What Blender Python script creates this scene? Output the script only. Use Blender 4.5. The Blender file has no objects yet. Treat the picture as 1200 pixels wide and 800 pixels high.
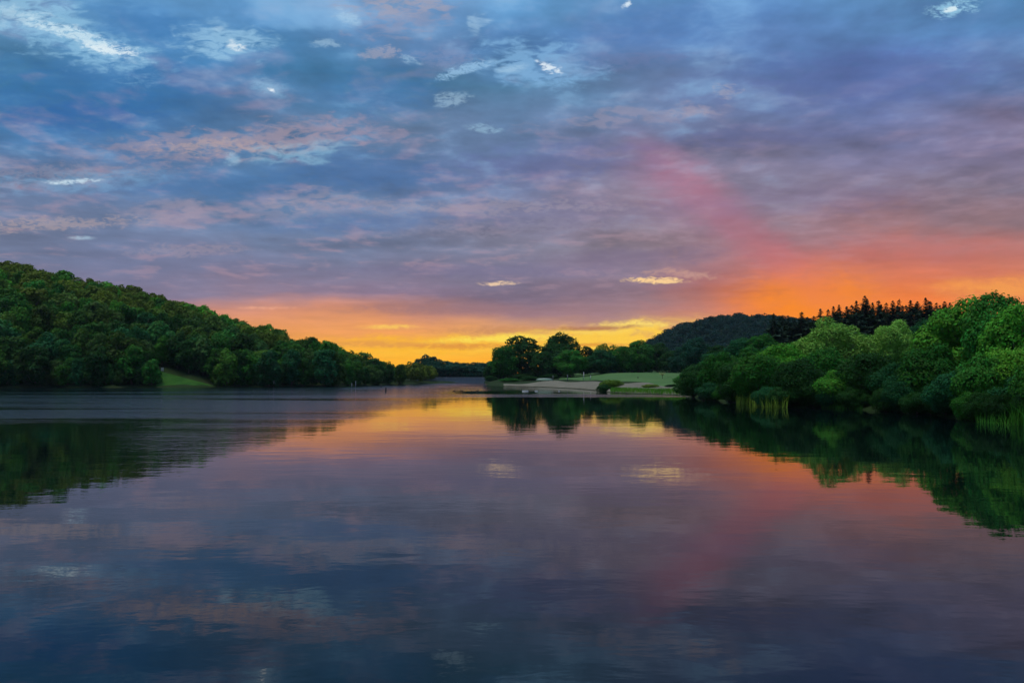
import bpy, bmesh, math, random
import numpy as np
from mathutils import Vector

SC = bpy.context.scene
COL = SC.collection
F, PITCH, CAMZ = 900.0, math.radians(2.54), 3.0
CP, SP = math.cos(PITCH), math.sin(PITCH)

# ------------------------------------------------------------------ camera
cam_data = bpy.data.cameras.new('camera')
cam_data.lens, cam_data.sensor_width = 27.0, 36.0
cam_data.clip_start, cam_data.clip_end = 0.1, 6000.0
cam = bpy.data.objects.new('camera', cam_data)
cam.location = (0, 0, CAMZ)
cam.rotation_euler = (math.pi / 2 + PITCH, 0, 0)
COL.objects.link(cam)
SC.camera = cam
SC.view_settings.view_transform = 'Standard'
SC.view_settings.look = 'None'
SC.view_settings.exposure = 0.0
SC.view_settings.gamma = 1.0


def ray(px, py):
    a, b = (px - 600) / F, (400 - py) / F
    return np.array([a, CP - b * SP, SP + b * CP])


def at(px, py, y):
    d = ray(px, py)
    t = y / d[1]
    return np.array([d[0] * t, y, CAMZ + d[2] * t])


def on_water(px, py):
    d = ray(px, py)
    t = -CAMZ / d[2]
    return np.array([d[0] * t, d[1] * t, 0.0])


def lin(c):
    return tuple(((v / 255) / 12.92 if v / 255 <= 0.04045 else (((v / 255) + 0.055) / 1.055) ** 2.4) for v in c) + (1.0,)


# ------------------------------------------------------------------ node helpers
class NT:
    def __init__(self, tree):
        self.t, self.n, self.l = tree, tree.nodes, tree.links
        self.n.clear()

    def put(self, sock, v):
        if v is None:
            return
        if isinstance(v, bpy.types.NodeSocket):
            self.l.new(v, sock)
        else:
            sock.default_value = v

    def node(self, kind, ins=None, **attrs):
        nd = self.n.new(kind)
        for k, v in attrs.items():
            setattr(nd, k, v)
        for k, v in (ins or {}).items():
            self.put(nd.inputs[k], v)
        return nd

    def m(self, op, a, b=None, c=None, clamp=False):
        nd = self.node('ShaderNodeMath', {0: a, 1: b, 2: c}, operation=op, use_clamp=clamp)
        return nd.outputs[0]

    def vm(self, op, a, b=None, out=0):
        nd = self.node('ShaderNodeVectorMath', {0: a, 1: b}, operation=op)
        return nd.outputs[out]

    def xyz(self, x, y, z):
        return self.node('ShaderNodeCombineXYZ', {0: x, 1: y, 2: z}).outputs[0]

    def noise(self, vec, scale, detail=4.0, rough=0.5, dist=0.0, out=0):
        nd = self.node('ShaderNodeTexNoise', {'Vector': vec, 'Scale': scale, 'Detail': detail, 'Roughness': rough, 'Distortion': dist})
        return nd.outputs[out]

    def rng(self, v, a, b, c=0.0, d=1.0, smooth=True):
        nd = self.node('ShaderNodeMapRange', {0: v, 1: a, 2: b, 3: c, 4: d})
        nd.interpolation_type = 'SMOOTHSTEP' if smooth else 'LINEAR'
        return nd.outputs[0]

    def mix(self, f, a, b, mode='MIX'):
        nd = self.node('ShaderNodeMix', data_type='RGBA', blend_type=mode)
        self.put(nd.inputs[0], f)
        self.put(nd.inputs[6], a)
        self.put(nd.inputs[7], b)
        return nd.outputs[2]

    def ramp(self, f, stops, interp='LINEAR'):
        nd = self.node('ShaderNodeValToRGB', {0: f})
        cr = nd.color_ramp
        cr.interpolation = interp
        cr.elements[0].position, cr.elements[0].color = stops[0]
        cr.elements[1].position, cr.elements[1].color = stops[-1]
        for p, c in stops[1:-1]:
            cr.elements.new(p).color = c
        return nd.outputs[0]


# ------------------------------------------------------------------ sky (dusk, an almost closed cloud deck)
SKY_PX = [0, 150, 300, 450, 600, 750, 900, 1050, 1200]
SKY = [
    (0, [(105, 156, 198), (100, 154, 203), (97, 151, 200), (123, 154, 191), (97, 151, 200), (97, 146, 195), (97, 146, 199), (97, 144, 193), (83, 136, 181)]),
    (50, [(90, 144, 189), (74, 127, 179), (79, 132, 184), (93, 133, 180), (84, 129, 180), (96, 129, 182), (91, 128, 186), (91, 126, 184), (87, 119, 171)]),
    (100, [(67, 125, 166), (58, 118, 164), (66, 123, 166), (73, 125, 162), (87, 130, 166), (103, 126, 164), (94, 120, 166), (93, 115, 164), (96, 115, 155)]),
    (150, [(72, 121, 169), (76, 116, 165), (98, 121, 159), (104, 126, 159), (101, 131, 169), (114, 126, 161), (110, 121, 159), (113, 117, 157), (124, 117, 148)]),
    (200, [(94, 121, 159), (91, 121, 159), (76, 121, 162), (87, 121, 163), (110, 122, 157), (131, 124, 149), (129, 121, 144), (124, 120, 148), (133, 124, 146)]),
    (250, [(116, 128, 159), (112, 128, 161), (100, 128, 165), (108, 128, 162), (125, 128, 157), (147, 130, 147), (135, 123, 137), (140, 122, 139), (141, 122, 133)]),
    (290, [(108, 124, 153), (108, 124, 157), (114, 124, 153), (114, 124, 153), (125, 125, 147), (137, 125, 139), (163, 119, 125), (169, 117, 114), (176, 118, 108)]),
    (325, [(120, 121, 151), (120, 121, 151), (124, 121, 149), (130, 123, 147), (129, 122, 146), (143, 125, 143), (195, 116, 107), (209, 118, 89), (216, 124, 89)]),
    (348, [(135, 118, 138), (135, 118, 138), (140, 118, 134), (136, 115, 136), (132, 115, 136), (140, 115, 128), (214, 116, 78), (238, 124, 52), (232, 132, 78)]),
    (368, [(203, 141, 120), (208, 141, 116), (225, 147, 106), (211, 141, 108), (163, 125, 130), (163, 127, 130), (224, 122, 70), (248, 126, 36), (242, 138, 66)]),
    (388, [(224, 149, 97), (229, 151, 92), (241, 159, 90), (245, 163, 88), (219, 159, 106), (205, 151, 110), (234, 130, 64), (254, 136, 40), (251, 146, 60)]),
    (408, [(238, 162, 70), (242, 164, 68), (248, 164, 58), (255, 184, 50), (255, 190, 58), (254, 192, 70), (246, 156, 60), (252, 146, 46), (252, 146, 52)]),
    (428, [(246, 170, 52), (248, 170, 50), (252, 172, 44), (255, 176, 40), (255, 174, 46), (255, 172, 46), (250, 156, 46), (252, 146, 46), (252, 146, 48)]),
    (440, [(238, 146, 58), (240, 146, 56), (242, 146, 50), (246, 146, 48), (246, 146, 50), (246, 146, 50), (244, 140, 50), (244, 136, 50), (244, 136, 50)]),
]
SKY_PY = np.array([r[0] for r in SKY], float)
SKY_T = np.array([[lin(c)[:3] for c in r[1]] for r in SKY])


def sky_sample(px, py):
    px = min(max(px, 0), 1200); py = min(max(py, 0), 440)
    j = min(int(np.searchsorted(SKY_PY, py, 'right')) - 1, len(SKY_PY) - 2)
    fy = (py - SKY_PY[j]) / (SKY_PY[j + 1] - SKY_PY[j])
    i = min(int(px // 150), 7); fx = px / 150 - i
    r0 = SKY_T[j, i] * (1 - fx) + SKY_T[j, i + 1] * fx
    r1 = SKY_T[j + 1, i] * (1 - fx) + SKY_T[j + 1, i + 1] * fx
    return r0 * (1 - fy) + r1 * fy


def dir_px(az, el):
    d = np.array([math.sin(az) * math.cos(el), math.cos(az) * math.cos(el), math.sin(el)])
    fwd = d[1] * CP + d[2] * SP
    up = d[2] * CP - d[1] * SP
    return 600 + F * d[0] / fwd, 400 - F * up / fwd


world = bpy.data.worlds.new('World')
SC.world = world
world.use_nodes = True
W = NT(world.node_tree)
gen = W.node('ShaderNodeTexCoord').outputs['Generated']
dn = W.vm('NORMALIZE', gen)
sep = W.node('ShaderNodeSeparateXYZ', {0: dn})
dx, dy, dz0 = sep.outputs
dz = W.m('ABSOLUTE', dz0)
el0 = W.m('ARCSINE', dz)
az0 = W.m('ARCTAN2', dx, dy)
ysafe = W.m('MAXIMUM', dy, 0.12)
U = W.m('DIVIDE', dx, ysafe)
V = W.m('DIVIDE', dz, ysafe)
uv = W.xyz(U, V, 0.0)
# cloud-deck coordinates: the view ray met with a flat layer overhead
den = W.m('ADD', dz, 0.10)
deck = W.xyz(W.m('DIVIDE', dx, den), W.m('DIVIDE', dy, den), 0.0)
n_big = W.noise(deck, 1.3, 3.0, 0.55, 0.5)
n_mid = W.noise(W.vm('ADD', deck, (7.3, 2.1, 3.0)), 3.0, 4.0, 0.52, 0.15)
n_fin = W.noise(W.vm('ADD', deck, (1.7, 9.4, 5.0)), 8.5, 4.0, 0.50, 0.1)
n_pnk = W.noise(W.vm('ADD', deck, (4.4, 5.5, 8.0)), 3.4, 4.0, 0.56, 0.5)
# wobble of the smooth colour fields, so that no band edge is ruled
wobv = W.noise(W.vm('MULTIPLY', uv, (5.0, 16.0, 1.0)), 1.0, 4.0, 0.55, 0.0, 1)
wsep = W.node('ShaderNodeSeparateXYZ', {0: wobv})
fade = W.m('MULTIPLY', W.rng(W.m('ABSOLUTE', az0), 0.64, 0.76, 1, 0), W.rng(el0, 0.50, 0.62, 1, 0))
az = W.m('ADD', az0, W.m('MULTIPLY', W.m('MULTIPLY', W.m('SUBTRACT', wsep.outputs[1], 0.5), 0.16), fade))
el = W.m('ADD', el0, W.m('MULTIPLY', W.m('MULTIPLY', W.m('SUBTRACT', wsep.outputs[0], 0.5), W.rng(el0, 0.0, 0.25, 0.035, 0.10)), fade))
back_lo, back_hi = lin((104, 112, 140)), lin((100, 135, 178))
ROWS = []
for r in reversed(SKY):
    e = max(math.atan((400 - r[0]) / F) + PITCH, 0.0)
    bk = tuple(back_lo[k] + (back_hi[k] - back_lo[k]) * min(e / 0.45, 1) for k in range(4))
    stops = [(0.0, bk), (0.24, bk)]
    for p in SKY_PX:
        a = math.atan((p - 600) / F)
        qx, qy = dir_px(a, e)
        q = sky_sample(qx, qy)
        stops.append((a / (2 * math.pi) + 0.5, (q[0], q[1], q[2], 1)))
    stops += [(0.76, bk), (1.0, bk)]
    ROWS.append((e, stops))


def base_sky(W, azv, elv, el0, lo, hi):
    azn = W.m('MULTIPLY_ADD', azv, 1 / (2 * math.pi), 0.5)
    i0 = max([i for i, r in enumerate(ROWS) if r[0] <= lo] or [0])
    i1 = min([i for i, r in enumerate(ROWS) if r[0] >= hi] or [len(ROWS) - 1])
    col, pe = None, 0
    for e, stops in ROWS[i0:i1 + 1]:
        rp = W.ramp(azn, stops)
        col = rp if col is None else W.mix(W.rng(elv, pe, e, 0, 1, False), col, rp)
        pe = e
    if i1 == len(ROWS) - 1:
        col = W.mix(W.rng(el0, pe, 1.2, 0, 1, False), col, lin((150, 184, 215)))
    return col


def scaled(W, col, f):
    nd = W.node('ShaderNodeVectorMath', {0: col, 'Scale': f}, operation='SCALE')
    return nd.outputs[0]


n_band = W.noise(W.vm('ADD', W.vm('MULTIPLY', uv, (3.2, 30.0, 1.0)), (0.7, 0.2, 6.0)), 1.0, 4.0, 0.5, 0.15)
# light and dark of the cloud undersides, weaker towards the horizon
amp = W.rng(el0, 0.05, 0.30, 0.16, 1.0)
sh_big = W.m('MULTIPLY', W.m('MULTIPLY', W.m('SUBTRACT', n_big, 0.5), 0.55), amp)
sh = W.m('ADD', W.m('MULTIPLY', W.m('SUBTRACT', n_mid, 0.5), 1.05), W.m('MULTIPLY', W.m('SUBTRACT', n_fin, 0.5), 0.75))
band = W.m('MULTIPLY', W.m('MULTIPLY', W.m('SUBTRACT', n_band, 0.5), W.rng(el0, 0.20, 0.38, 0.75, 0.25)), W.rng(el0, 0.03, 0.10, 0.3, 1.0))
shf = W.m('ADD', W.m('ADD', W.m('MULTIPLY', W.m('ADD', W.m('MULTIPLY', sh, amp), band), fade), sh_big), 1.02)
# thin spots of the deck: pale blue
thin = W.rng(W.m('ADD', n_mid, W.m('MULTIPLY', W.m('SUBTRACT', n_fin, 0.5), 0.9)), 0.51, 0.82)
thin = W.m('MULTIPLY', W.m('MULTIPLY', thin, W.rng(el0, 0.12, 0.36, 0.0, 0.42)), fade)
thin = W.m('MULTIPLY', thin, W.rng(U, 0.15, 0.55, 1.0, 0.35))
# lit pink undersides
pk = W.rng(W.m('ADD', n_pnk, W.m('MULTIPLY', W.m('SUBTRACT', n_fin, 0.5), 0.7)), 0.50, 0.74)
pk = W.m('MULTIPLY', W.m('MULTIPLY', pk, W.rng(el0, 0.07, 0.14)), fade)
pk = W.m('MULTIPLY', pk, W.rng(el0, 0.27, 0.42, 0.36, 0.12))
pk = W.m('MULTIPLY', pk, W.rng(U, -0.05, 0.35, 1.0, 0.35))

# single features of this sky, each at its own direction: (px, py, half width, half height, tilt deg, colour, strength, power, raggedness)
rag = W.noise(W.vm('ADD', W.vm('MULTIPLY', uv, (26.0, 48.0, 1.0)), (0.3, 0.9, 0.0)), 1.0, 5.0, 0.6, 0.3, out=1)
ragv = W.vm('SUBTRACT', rag, (0.5, 0.5, 0.5))
FEAT = [
    # the pink shaft above the place where the sun went down, and the glow
    (872, 268, 156.75, 28, -40, (206, 106, 120), 0.31, 1.2, 0.3),
    (800, 225, 85.5, 40, -35, (190, 128, 158), 0.28, 1.2, 0.3),
    (955, 358, 98, 46, 0, (255, 142, 26), 0.85, 1.0, 0.3),
    (1110, 322, 220, 40, 0, (228, 120, 92), 0.22, 1.0, 0.4),
    (1090, 292, 190, 22, 2, (188, 108, 112), 0.29, 1.0, 0.5),
    (1180, 338, 95, 14, 0, (252, 168, 76), 0.65, 1.0, 0.5),
    # the yellow slot over the far shore
    (640, 400, 230, 13, 2, (255, 196, 62), 0.81, 0.9, 0.8),
    (500, 402, 130, 10, 0, (255, 186, 40), 0.7, 0.9, 0.8),
    (715, 397, 110, 20, 6, (255, 205, 70), 0.92, 0.9, 0.8),
    (742, 380, 46, 5, 0, (255, 222, 112), 0.97, 0.8, 0.8),
    (690, 388, 70, 4, 0, (255, 214, 90), 0.86, 0.8, 0.8),
    (585, 396, 80, 5, 2, (255, 222, 84), 1, 0.8, 0.8),
    (655, 411, 90, 4, 0, (255, 214, 80), 0.76, 0.8, 0.8),
    (700, 384, 60, 3, 2, (178, 118, 82), 0.81, 0.8, 0.8),
    (610, 387, 100, 5, 0, (205, 140, 92), 0.65, 0.8, 0.8),
    (545, 406, 70, 4, 0, (222, 142, 62), 0.65, 0.8, 0.8),
    (690, 404, 60, 2.5, 0, (222, 136, 50), 0.65, 0.8, 0.8),
    (460, 403, 120, 4, 0, (218, 142, 82), 0.59, 0.8, 0.8),
    (456, 383, 34, 3, 0, (255, 205, 92), 0.81, 0.8, 0.8),
    # small bright slits
    (766, 329, 36.0, 3.5, -1, (255, 212, 150), 0.95, 0.7, 1.3),
    (800, 322, 45.0, 5.6, -2, (206, 160, 142), 0.55, 0.9, 1.3),
    (583, 332, 22.5, 2.4, 0, (240, 206, 170), 0.9, 0.8, 1.3),
    (310, 361, 33.0, 2.1, 0, (236, 170, 140), 0.6, 0.8, 1.3),
    # openings in the upper deck
    (60, 30, 134.55, 31.28, -24, (150, 200, 230), 0.65, 0.9, 1.3),
    (95, 44, 72.58, 9.97, -20, (205, 230, 242), 0.78, 0.9, 1.2),
    (128, 58, 31.52, 5.16, -12, (226, 240, 246), 0.78, 0.9, 1.2),
    (20, 18, 62.1, 11.73, -14, (170, 206, 228), 0.7, 0.9, 1.25),
    (262, 50, 60.03, 23.46, 0, (150, 195, 226), 0.75, 0.9, 1.3),
    (276, 52, 15.0, 5.73, -20, (222, 236, 244), 0.78, 0.9, 1.4),
    (257, 34, 7.67, 3.65, 0, (176, 210, 234), 0.5, 0.9, 0.75),
    (316, 102, 21.41, 10.0, -25, (150, 196, 228), 0.47, 0.9, 0.75),
    (318, 105, 5.87, 2.27, -30, (236, 244, 250), 0.82, 0.9, 1.4),
    (406, 21, 14.44, 9.73, -30, (176, 210, 234), 0.5, 0.9, 0.75),
    (383, 52, 18.1, 5.45, 0, (176, 210, 234), 0.42, 0.9, 1.1),
    (562, 26, 13.0, 12.18, 25, (176, 210, 234), 0.42, 0.9, 1.1),
    (480, 70, 13.4, 6.25, -20, (170, 208, 234), 0.42, 0.8, 1.1),
    (620, 72, 80.73, 29.32, -8, (128, 176, 218), 0.75, 0.9, 1.3),
    (643, 79, 17.08, 4.17, -22, (230, 242, 250), 0.82, 0.9, 1.4),
    (600, 80, 17.64, 5.45, 10, (176, 210, 234), 0.47, 0.9, 0.75),
    (545, 82, 40.47, 7.04, 18, (150, 192, 226), 0.75, 0.9, 1.4),
    (528, 116, 20.0, 7.87, 15, (176, 210, 234), 0.42, 0.9, 1.1),
    (568, 150, 22.6, 5.58, -10, (165, 205, 230), 0.42, 0.8, 1.1),
    (733, 6, 4.31, 4.96, -20, (225, 240, 250), 0.82, 0.9, 1.4),
    (1114, 11, 28.15, 11.26, 12, (150, 200, 228), 0.85, 0.8, 1.4),
    (1114, 11, 9.66, 3.4, 18, (225, 242, 246), 0.82, 0.9, 1.4),
    (86, 212, 31.52, 3.07, 2, (205, 228, 240), 0.78, 0.9, 1.2),
    (80, 211, 113.85, 13.68, 2, (128, 170, 208), 0.5, 0.9, 1.15),
    (270, 186, 8.23, 8.09, 20, (165, 205, 230), 0.47, 0.8, 0.75),
    (345, 180, 62.1, 13.68, 3, (140, 186, 214), 0.55, 0.9, 1.25),
    (96, 279, 14.83, 2.51, 0, (176, 206, 226), 0.55, 0.8, 0.75),
    # pink-lit undersides
    (255, 168, 170, 20, 4, (176, 155, 164), 0.37, 0.9, 1.5),
    (345, 158, 120, 22, 6, (174, 153, 164), 0.34, 0.9, 1.5),
    (250, 172, 90, 9, 2, (202, 173, 162), 0.37, 0.9, 1.5),
    (430, 156, 70, 18, -6, (162, 147, 170), 0.32, 0.9, 1.5),
    (60, 200, 150, 9, 0, (158, 147, 164), 0.3, 0.9, 1.5),
    (70, 262, 110, 9, 3, (196, 171, 164), 0.39, 0.9, 1.5),
    (195, 252, 60, 14, 0, (168, 155, 172), 0.34, 0.9, 1.5),
    (320, 250, 150, 16, 3, (158, 149, 170), 0.32, 0.9, 1.5),
    (370, 232, 60, 12, 6, (174, 159, 170), 0.34, 0.9, 1.5),
    (560, 243, 190, 10, 0, (166, 155, 168), 0.37, 0.9, 1.5),
    (600, 268, 170, 9, 2, (148, 143, 164), 0.32, 0.9, 1.5),
    (220, 294, 80, 7, 0, (172, 153, 164), 0.32, 0.9, 1.5),
    (470, 18, 70, 24, 4, (162, 155, 174), 0.34, 0.9, 1.5),
    (480, 8, 56, 14, 2, (178, 169, 178), 0.37, 0.9, 1.5),
    (445, 62, 22, 9, 8, (186, 175, 184), 0.39, 0.9, 1.5),
    (515, 68, 50, 10, 0, (140, 150, 184), 0.27, 0.9, 1.5),
    (740, 135, 110, 13, 6, (162, 153, 172), 0.39, 0.9, 1.5),
    (808, 128, 26, 9, 4, (168, 159, 176), 0.34, 0.9, 1.5),
    (848, 103, 17, 8, 4, (174, 169, 182), 0.39, 0.9, 1.5),
    (720, 70, 90, 12, 4, (122, 129, 172), 0.25, 0.9, 1.5),
    # darker bellies
    (100, 105, 200, 46, 0, (52, 108, 170), 0.48, 0.9, 0.6),
    (175, 28, 70, 26, -12, (62, 120, 180), 0.56, 0.9, 0.6),
    (90, 138, 100, 20, 0, (50, 102, 168), 0.48, 0.9, 0.6),
    (450, 110, 80, 34, 0, (64, 118, 176), 0.48, 0.9, 0.6),
    (270, 218, 170, 20, 2, (70, 118, 172), 0.52, 0.9, 0.6),
    (430, 205, 110, 24, -4, (76, 116, 172), 0.44, 0.9, 0.6),
    (420, 262, 140, 12, 2, (86, 118, 168), 0.48, 0.9, 0.7),
    (640, 190, 130, 26, 4, (100, 112, 166), 0.4, 0.9, 0.7),
    (780, 28, 120, 28, 4, (78, 124, 184), 0.4, 0.9, 0.7),
    (1020, 90, 180, 40, 4, (92, 108, 168), 0.44, 0.9, 0.6),
    (680, 250, 120, 22, 2, (118, 114, 148), 0.36, 0.9, 0.7),
    (740, 302, 120, 14, 3, (116, 104, 134), 0.44, 0.9, 0.7),
    (560, 318, 180, 9, 0, (112, 108, 142), 0.4, 0.9, 0.7),
    (540, 362, 150, 7, 0, (152, 116, 122), 0.52, 0.9, 0.6),
    (930, 235, 170, 20, 3, (128, 114, 148), 0.36, 0.9, 0.6),
    (880, 160, 120, 16, 3, (104, 112, 164), 0.36, 0.9, 0.6),
]
FEAT.sort(key=lambda f: -f[2] * f[3])
ragv = W.vm('SUBTRACT', W.noise(W.vm('ADD', W.vm('MULTIPLY', uv, (20.0, 44.0, 1.0)), (0.3, 0.9, 0.0)), 1.0, 4.0, 0.6, 0.3, 1), (0.5, 0.5, 0.5))
ragn = W.m('SUBTRACT', W.noise(W.vm('MULTIPLY', uv, (40.0, 105.0, 1.0)), 1.0, 4.0, 0.56, 0.6), 0.5)
ragf = W.m('SUBTRACT', W.noise(W.vm('MULTIPLY', uv, (95.0, 210.0, 1.0)), 1.0, 4.0, 0.65, 0.8), 0.5)
KPX = 1.0 / (F * CP)


def feature_box(f):
    px, py, hw, hh, tilt = f[:5]
    amt = f[8] * min(hh * 1.5, 26)
    a, e = [], []
    t = math.radians(tilt)
    for k in range(24):
        w = k * math.pi / 12
        x, y = math.cos(w) * (hw * 1.5 + amt * 2), math.sin(w) * (hh * 1.5 + amt * 2)
        d = ray(px + x * math.cos(t) + y * math.sin(t), py + x * -math.sin(t) + y * math.cos(t))
        a.append(math.atan2(d[0], d[1])); e.append(math.atan2(d[2], math.hypot(d[0], d[1])))
    return min(a) - .004, max(a) + .004, min(e) - .004, max(e) + .004


def add_feature(T, uv, ragv, ragn, ragf, col, f):
    px, py, hw, hh, tilt, c, stg, pw, rg = f
    d = ray(px, py)
    amt = rg * min(hh * 1.5, 26) * KPX * 1.6
    p = T.vm('MULTIPLY_ADD', ragv, (amt * 2.2, amt, 0.0))
    T.put(p.node.inputs[2], uv)
    mp = T.node('ShaderNodeMapping', {'Vector': p, 'Location': (d[0] / d[1], d[2] / d[1], 0.0), 'Rotation': (0, 0, math.radians(tilt)),
                                      'Scale': (hw * KPX * 1.5, hh * KPX * 1.5, 1.0)}, vector_type='TEXTURE')
    g = T.node('ShaderNodeTexGradient', {0: mp.outputs[0]}, gradient_type='SPHERICAL').outputs[1]
    # ragged threshold: the edge follows the noise, and it vanishes where the gradient does
    g = T.m('MULTIPLY', g, T.m('MULTIPLY_ADD', ragf if hh < 12 else ragn, 3.4 * rg, 1.0))
    return T.mix(T.rng(g, 0.10 * rg, 0.9 if pw > 0.75 else 0.75, 0.0, stg), col, lin(c))


SHARED = dict(uv=uv, az=az, el=el, el0=el0, shade=shf, thin=thin, pink=pk, ragv=ragv, ragn=ragn, ragf=ragf)
n_tiles = 0


def tile_shader(a0, a1, e0, e1):
    global n_tiles
    n_tiles += 1
    grp = bpy.data.node_groups.new('sky_piece', 'ShaderNodeTree')
    for k in SHARED:
        grp.interface.new_socket(k, in_out='INPUT', socket_type='NodeSocketVector' if k in ('uv', 'ragv') else 'NodeSocketFloat')
    grp.interface.new_socket('sky', in_out='OUTPUT', socket_type='NodeSocketShader')
    T = NT(grp)
    I = T.node('NodeGroupInput').outputs
    col = base_sky(T, I['az'], I['el'], I['el0'], e0 - 0.05, e1 + 0.05)
    col = scaled(T, col, I['shade'])
    if e1 > 0.12:
        col = T.mix(I['thin'], col, lin((142, 190, 224)))
    if e1 > 0.07:
        col = T.mix(I['pink'], col, lin((186, 150, 160)))
    for f in FEAT:
        b = feature_box(f)
        if b[0] < a1 and b[1] > a0 and b[2] < e1 and b[3] > e0:
            col = add_feature(T, I['uv'], I['ragv'], I['ragn'], I['ragf'], col, f)
    bgn = T.node('ShaderNodeBackground', {0: col, 1: 1.0})
    T.node('NodeGroupOutput', {0: bgn.outputs[0]})
    g = W.node('ShaderNodeGroup', node_tree=grp)
    for k, v in SHARED.items():
        W.put(g.inputs[k], v)
    return g.outputs[0]


def choose(cond, yes, no):
    nd = W.node('ShaderNodeMixShader', {0: cond})
    W.put(nd.inputs[1], no)
    W.put(nd.inputs[2], yes)
    return nd.outputs[0]


def split(cuts_a, cuts_e):
    """A tree of either/or shaders, so that each ray works out only its own piece of the sky."""
    if len(cuts_e) > 2:
        k = len(cuts_e) // 2
        return choose(W.m('LESS_THAN', el0, cuts_e[k]), split(cuts_a, cuts_e[:k + 1]), split(cuts_a, cuts_e[k:]))
    if len(cuts_a) > 2:
        k = len(cuts_a) // 2
        return choose(W.m('LESS_THAN', az0, cuts_a[k]), split(cuts_a[:k + 1], cuts_e), split(cuts_a[k:], cuts_e))
    return tile_shader(cuts_a[0], cuts_a[1], cuts_e[0], cuts_e[1])


far_col = scaled(W, base_sky(W, az0, el0, el0, 0.0, 1.0), W.m('ADD', sh_big, 1.0))
far_bg = W.node('ShaderNodeBackground', {0: far_col, 1: 1.0}).outputs[0]
inside = W.m('MULTIPLY', W.m('LESS_THAN', W.m('ABSOLUTE', az0), 0.77), W.m('LESS_THAN', el0, 0.63))
front = split([-0.77, -0.42, -0.22, 0.0, 0.20, 0.40, 0.77], [0.0, 0.085, 0.16, 0.235, 0.32, 0.63])
W.node('ShaderNodeOutputWorld', {0: choose(inside, front, far_bg)})

# ------------------------------------------------------------------ soft light from the brighter part of the cloud deck (overcast: one wide sun)
SUN_AZ, SUN_EL = math.radians(-100.0), math.radians(74.0)
sl = bpy.data.lights.new('sun', 'SUN')
sl.energy, sl.angle, sl.color = 1.8, math.radians(25.0), (1.0, 0.94, 0.78)
sun = bpy.data.objects.new('sun', sl)
sd = Vector((math.sin(SUN_AZ) * math.cos(SUN_EL), math.cos(SUN_AZ) * math.cos(SUN_EL), math.sin(SUN_EL)))
sun.rotation_euler = sd.to_track_quat('Z', 'Y').to_euler()
sun.location = (60, 200, 90)
COL.objects.link(sun)

#==GEOM==
# ------------------------------------------------------------------ object helpers
random.seed(4)
RNG = np.random.default_rng(11)


def link(o):
    COL.objects.link(o)
    return o


def tag(o, label=None, cat=None, group=None, kind=None):
    for k, v in (('label', label), ('category', cat), ('group', group), ('kind', kind)):
        if v:
            o[k] = v
    return o


def empty(name, loc, rz=0.0):
    o = bpy.data.objects.new(name, None)
    o.location, o.rotation_euler = loc, (0, 0, rz)
    o.empty_display_size = 0.3
    return link(o)


def mesh_obj(name, me, parent=None, loc=(0, 0, 0), color=None):
    o = bpy.data.objects.new(name, me)
    o.location = loc
    if parent is not None:
        o.parent = parent
    if color:
        o.color = color
    return link(o)


def fast_mesh(name, verts, faces, mat, smooth=False):
    """verts (N,3), faces (M,k) arrays"""
    me = bpy.data.meshes.new(name)
    verts = np.asarray(verts, np.float32); faces = np.asarray(faces, np.int32)
    k = faces.shape[1]
    me.vertices.add(len(verts)); me.vertices.foreach_set('co', verts.ravel())
    me.loops.add(faces.size); me.loops.foreach_set('vertex_index', faces.ravel())
    me.polygons.add(len(faces)); me.polygons.foreach_set('loop_start', np.arange(len(faces), dtype=np.int32) * k)
    if smooth:
        me.polygons.foreach_set('use_smooth', np.ones(len(faces), bool))
    me.update(calc_edges=True)
    for m in (mat if isinstance(mat, (list, tuple)) else [mat]):
        me.materials.append(m)
    return me


def bm_mesh(name, bm, mat, smooth=False):
    me = bpy.data.meshes.new(name)
    bmesh.ops.recalc_face_normals(bm, faces=bm.faces[:])
    bm.to_mesh(me); bm.free()
    if smooth:
        for p in me.polygons:
            p.use_smooth = True
    me.materials.append(mat)
    return me


def tube_arrays(pts, rad, n=7):
    """A tapered tube along pts."""
    pts = np.asarray(pts, float)
    V, Fc = [], []
    for i, p in enumerate(pts):
        t = pts[min(i + 1, len(pts) - 1)] - pts[max(i - 1, 0)]
        t = t / (np.linalg.norm(t) + 1e-9)
        a = np.cross(t, [0.31, 0.95, 0.05]); a /= np.linalg.norm(a) + 1e-9
        b = np.cross(t, a)
        for k in range(n):
            w = 2 * math.pi * k / n
            V.append(p + rad[i] * (a * math.cos(w) + b * math.sin(w)))
    for i in range(len(pts) - 1):
        for k in range(n):
            Fc.append((i * n + k, i * n + (k + 1) % n, (i + 1) * n + (k + 1) % n, (i + 1) * n + k))
    V.append(pts[0]); V.append(pts[-1])
    for k in range(n):
        Fc.append((len(V) - 2, (k + 1) % n, k, k))
        q = (len(pts) - 1) * n
        Fc.append((len(V) - 1, q + k, q + (k + 1) % n, q + (k + 1) % n))
    return np.array(V), Fc


def tubes_mesh(name, tubes, mat, n=7):
    bm = bmesh.new()
    for pts, rad in tubes:
        V, Fc = tube_arrays(pts, rad, n)
        vs = [bm.verts.new(v) for v in V]
        for f in Fc:
            u = []
            for i in f:
                if vs[i] not in u:
                    u.append(vs[i])
            try:
                bm.faces.new(u)
            except ValueError:
                pass
    return bm_mesh(name, bm, mat, True)


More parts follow.
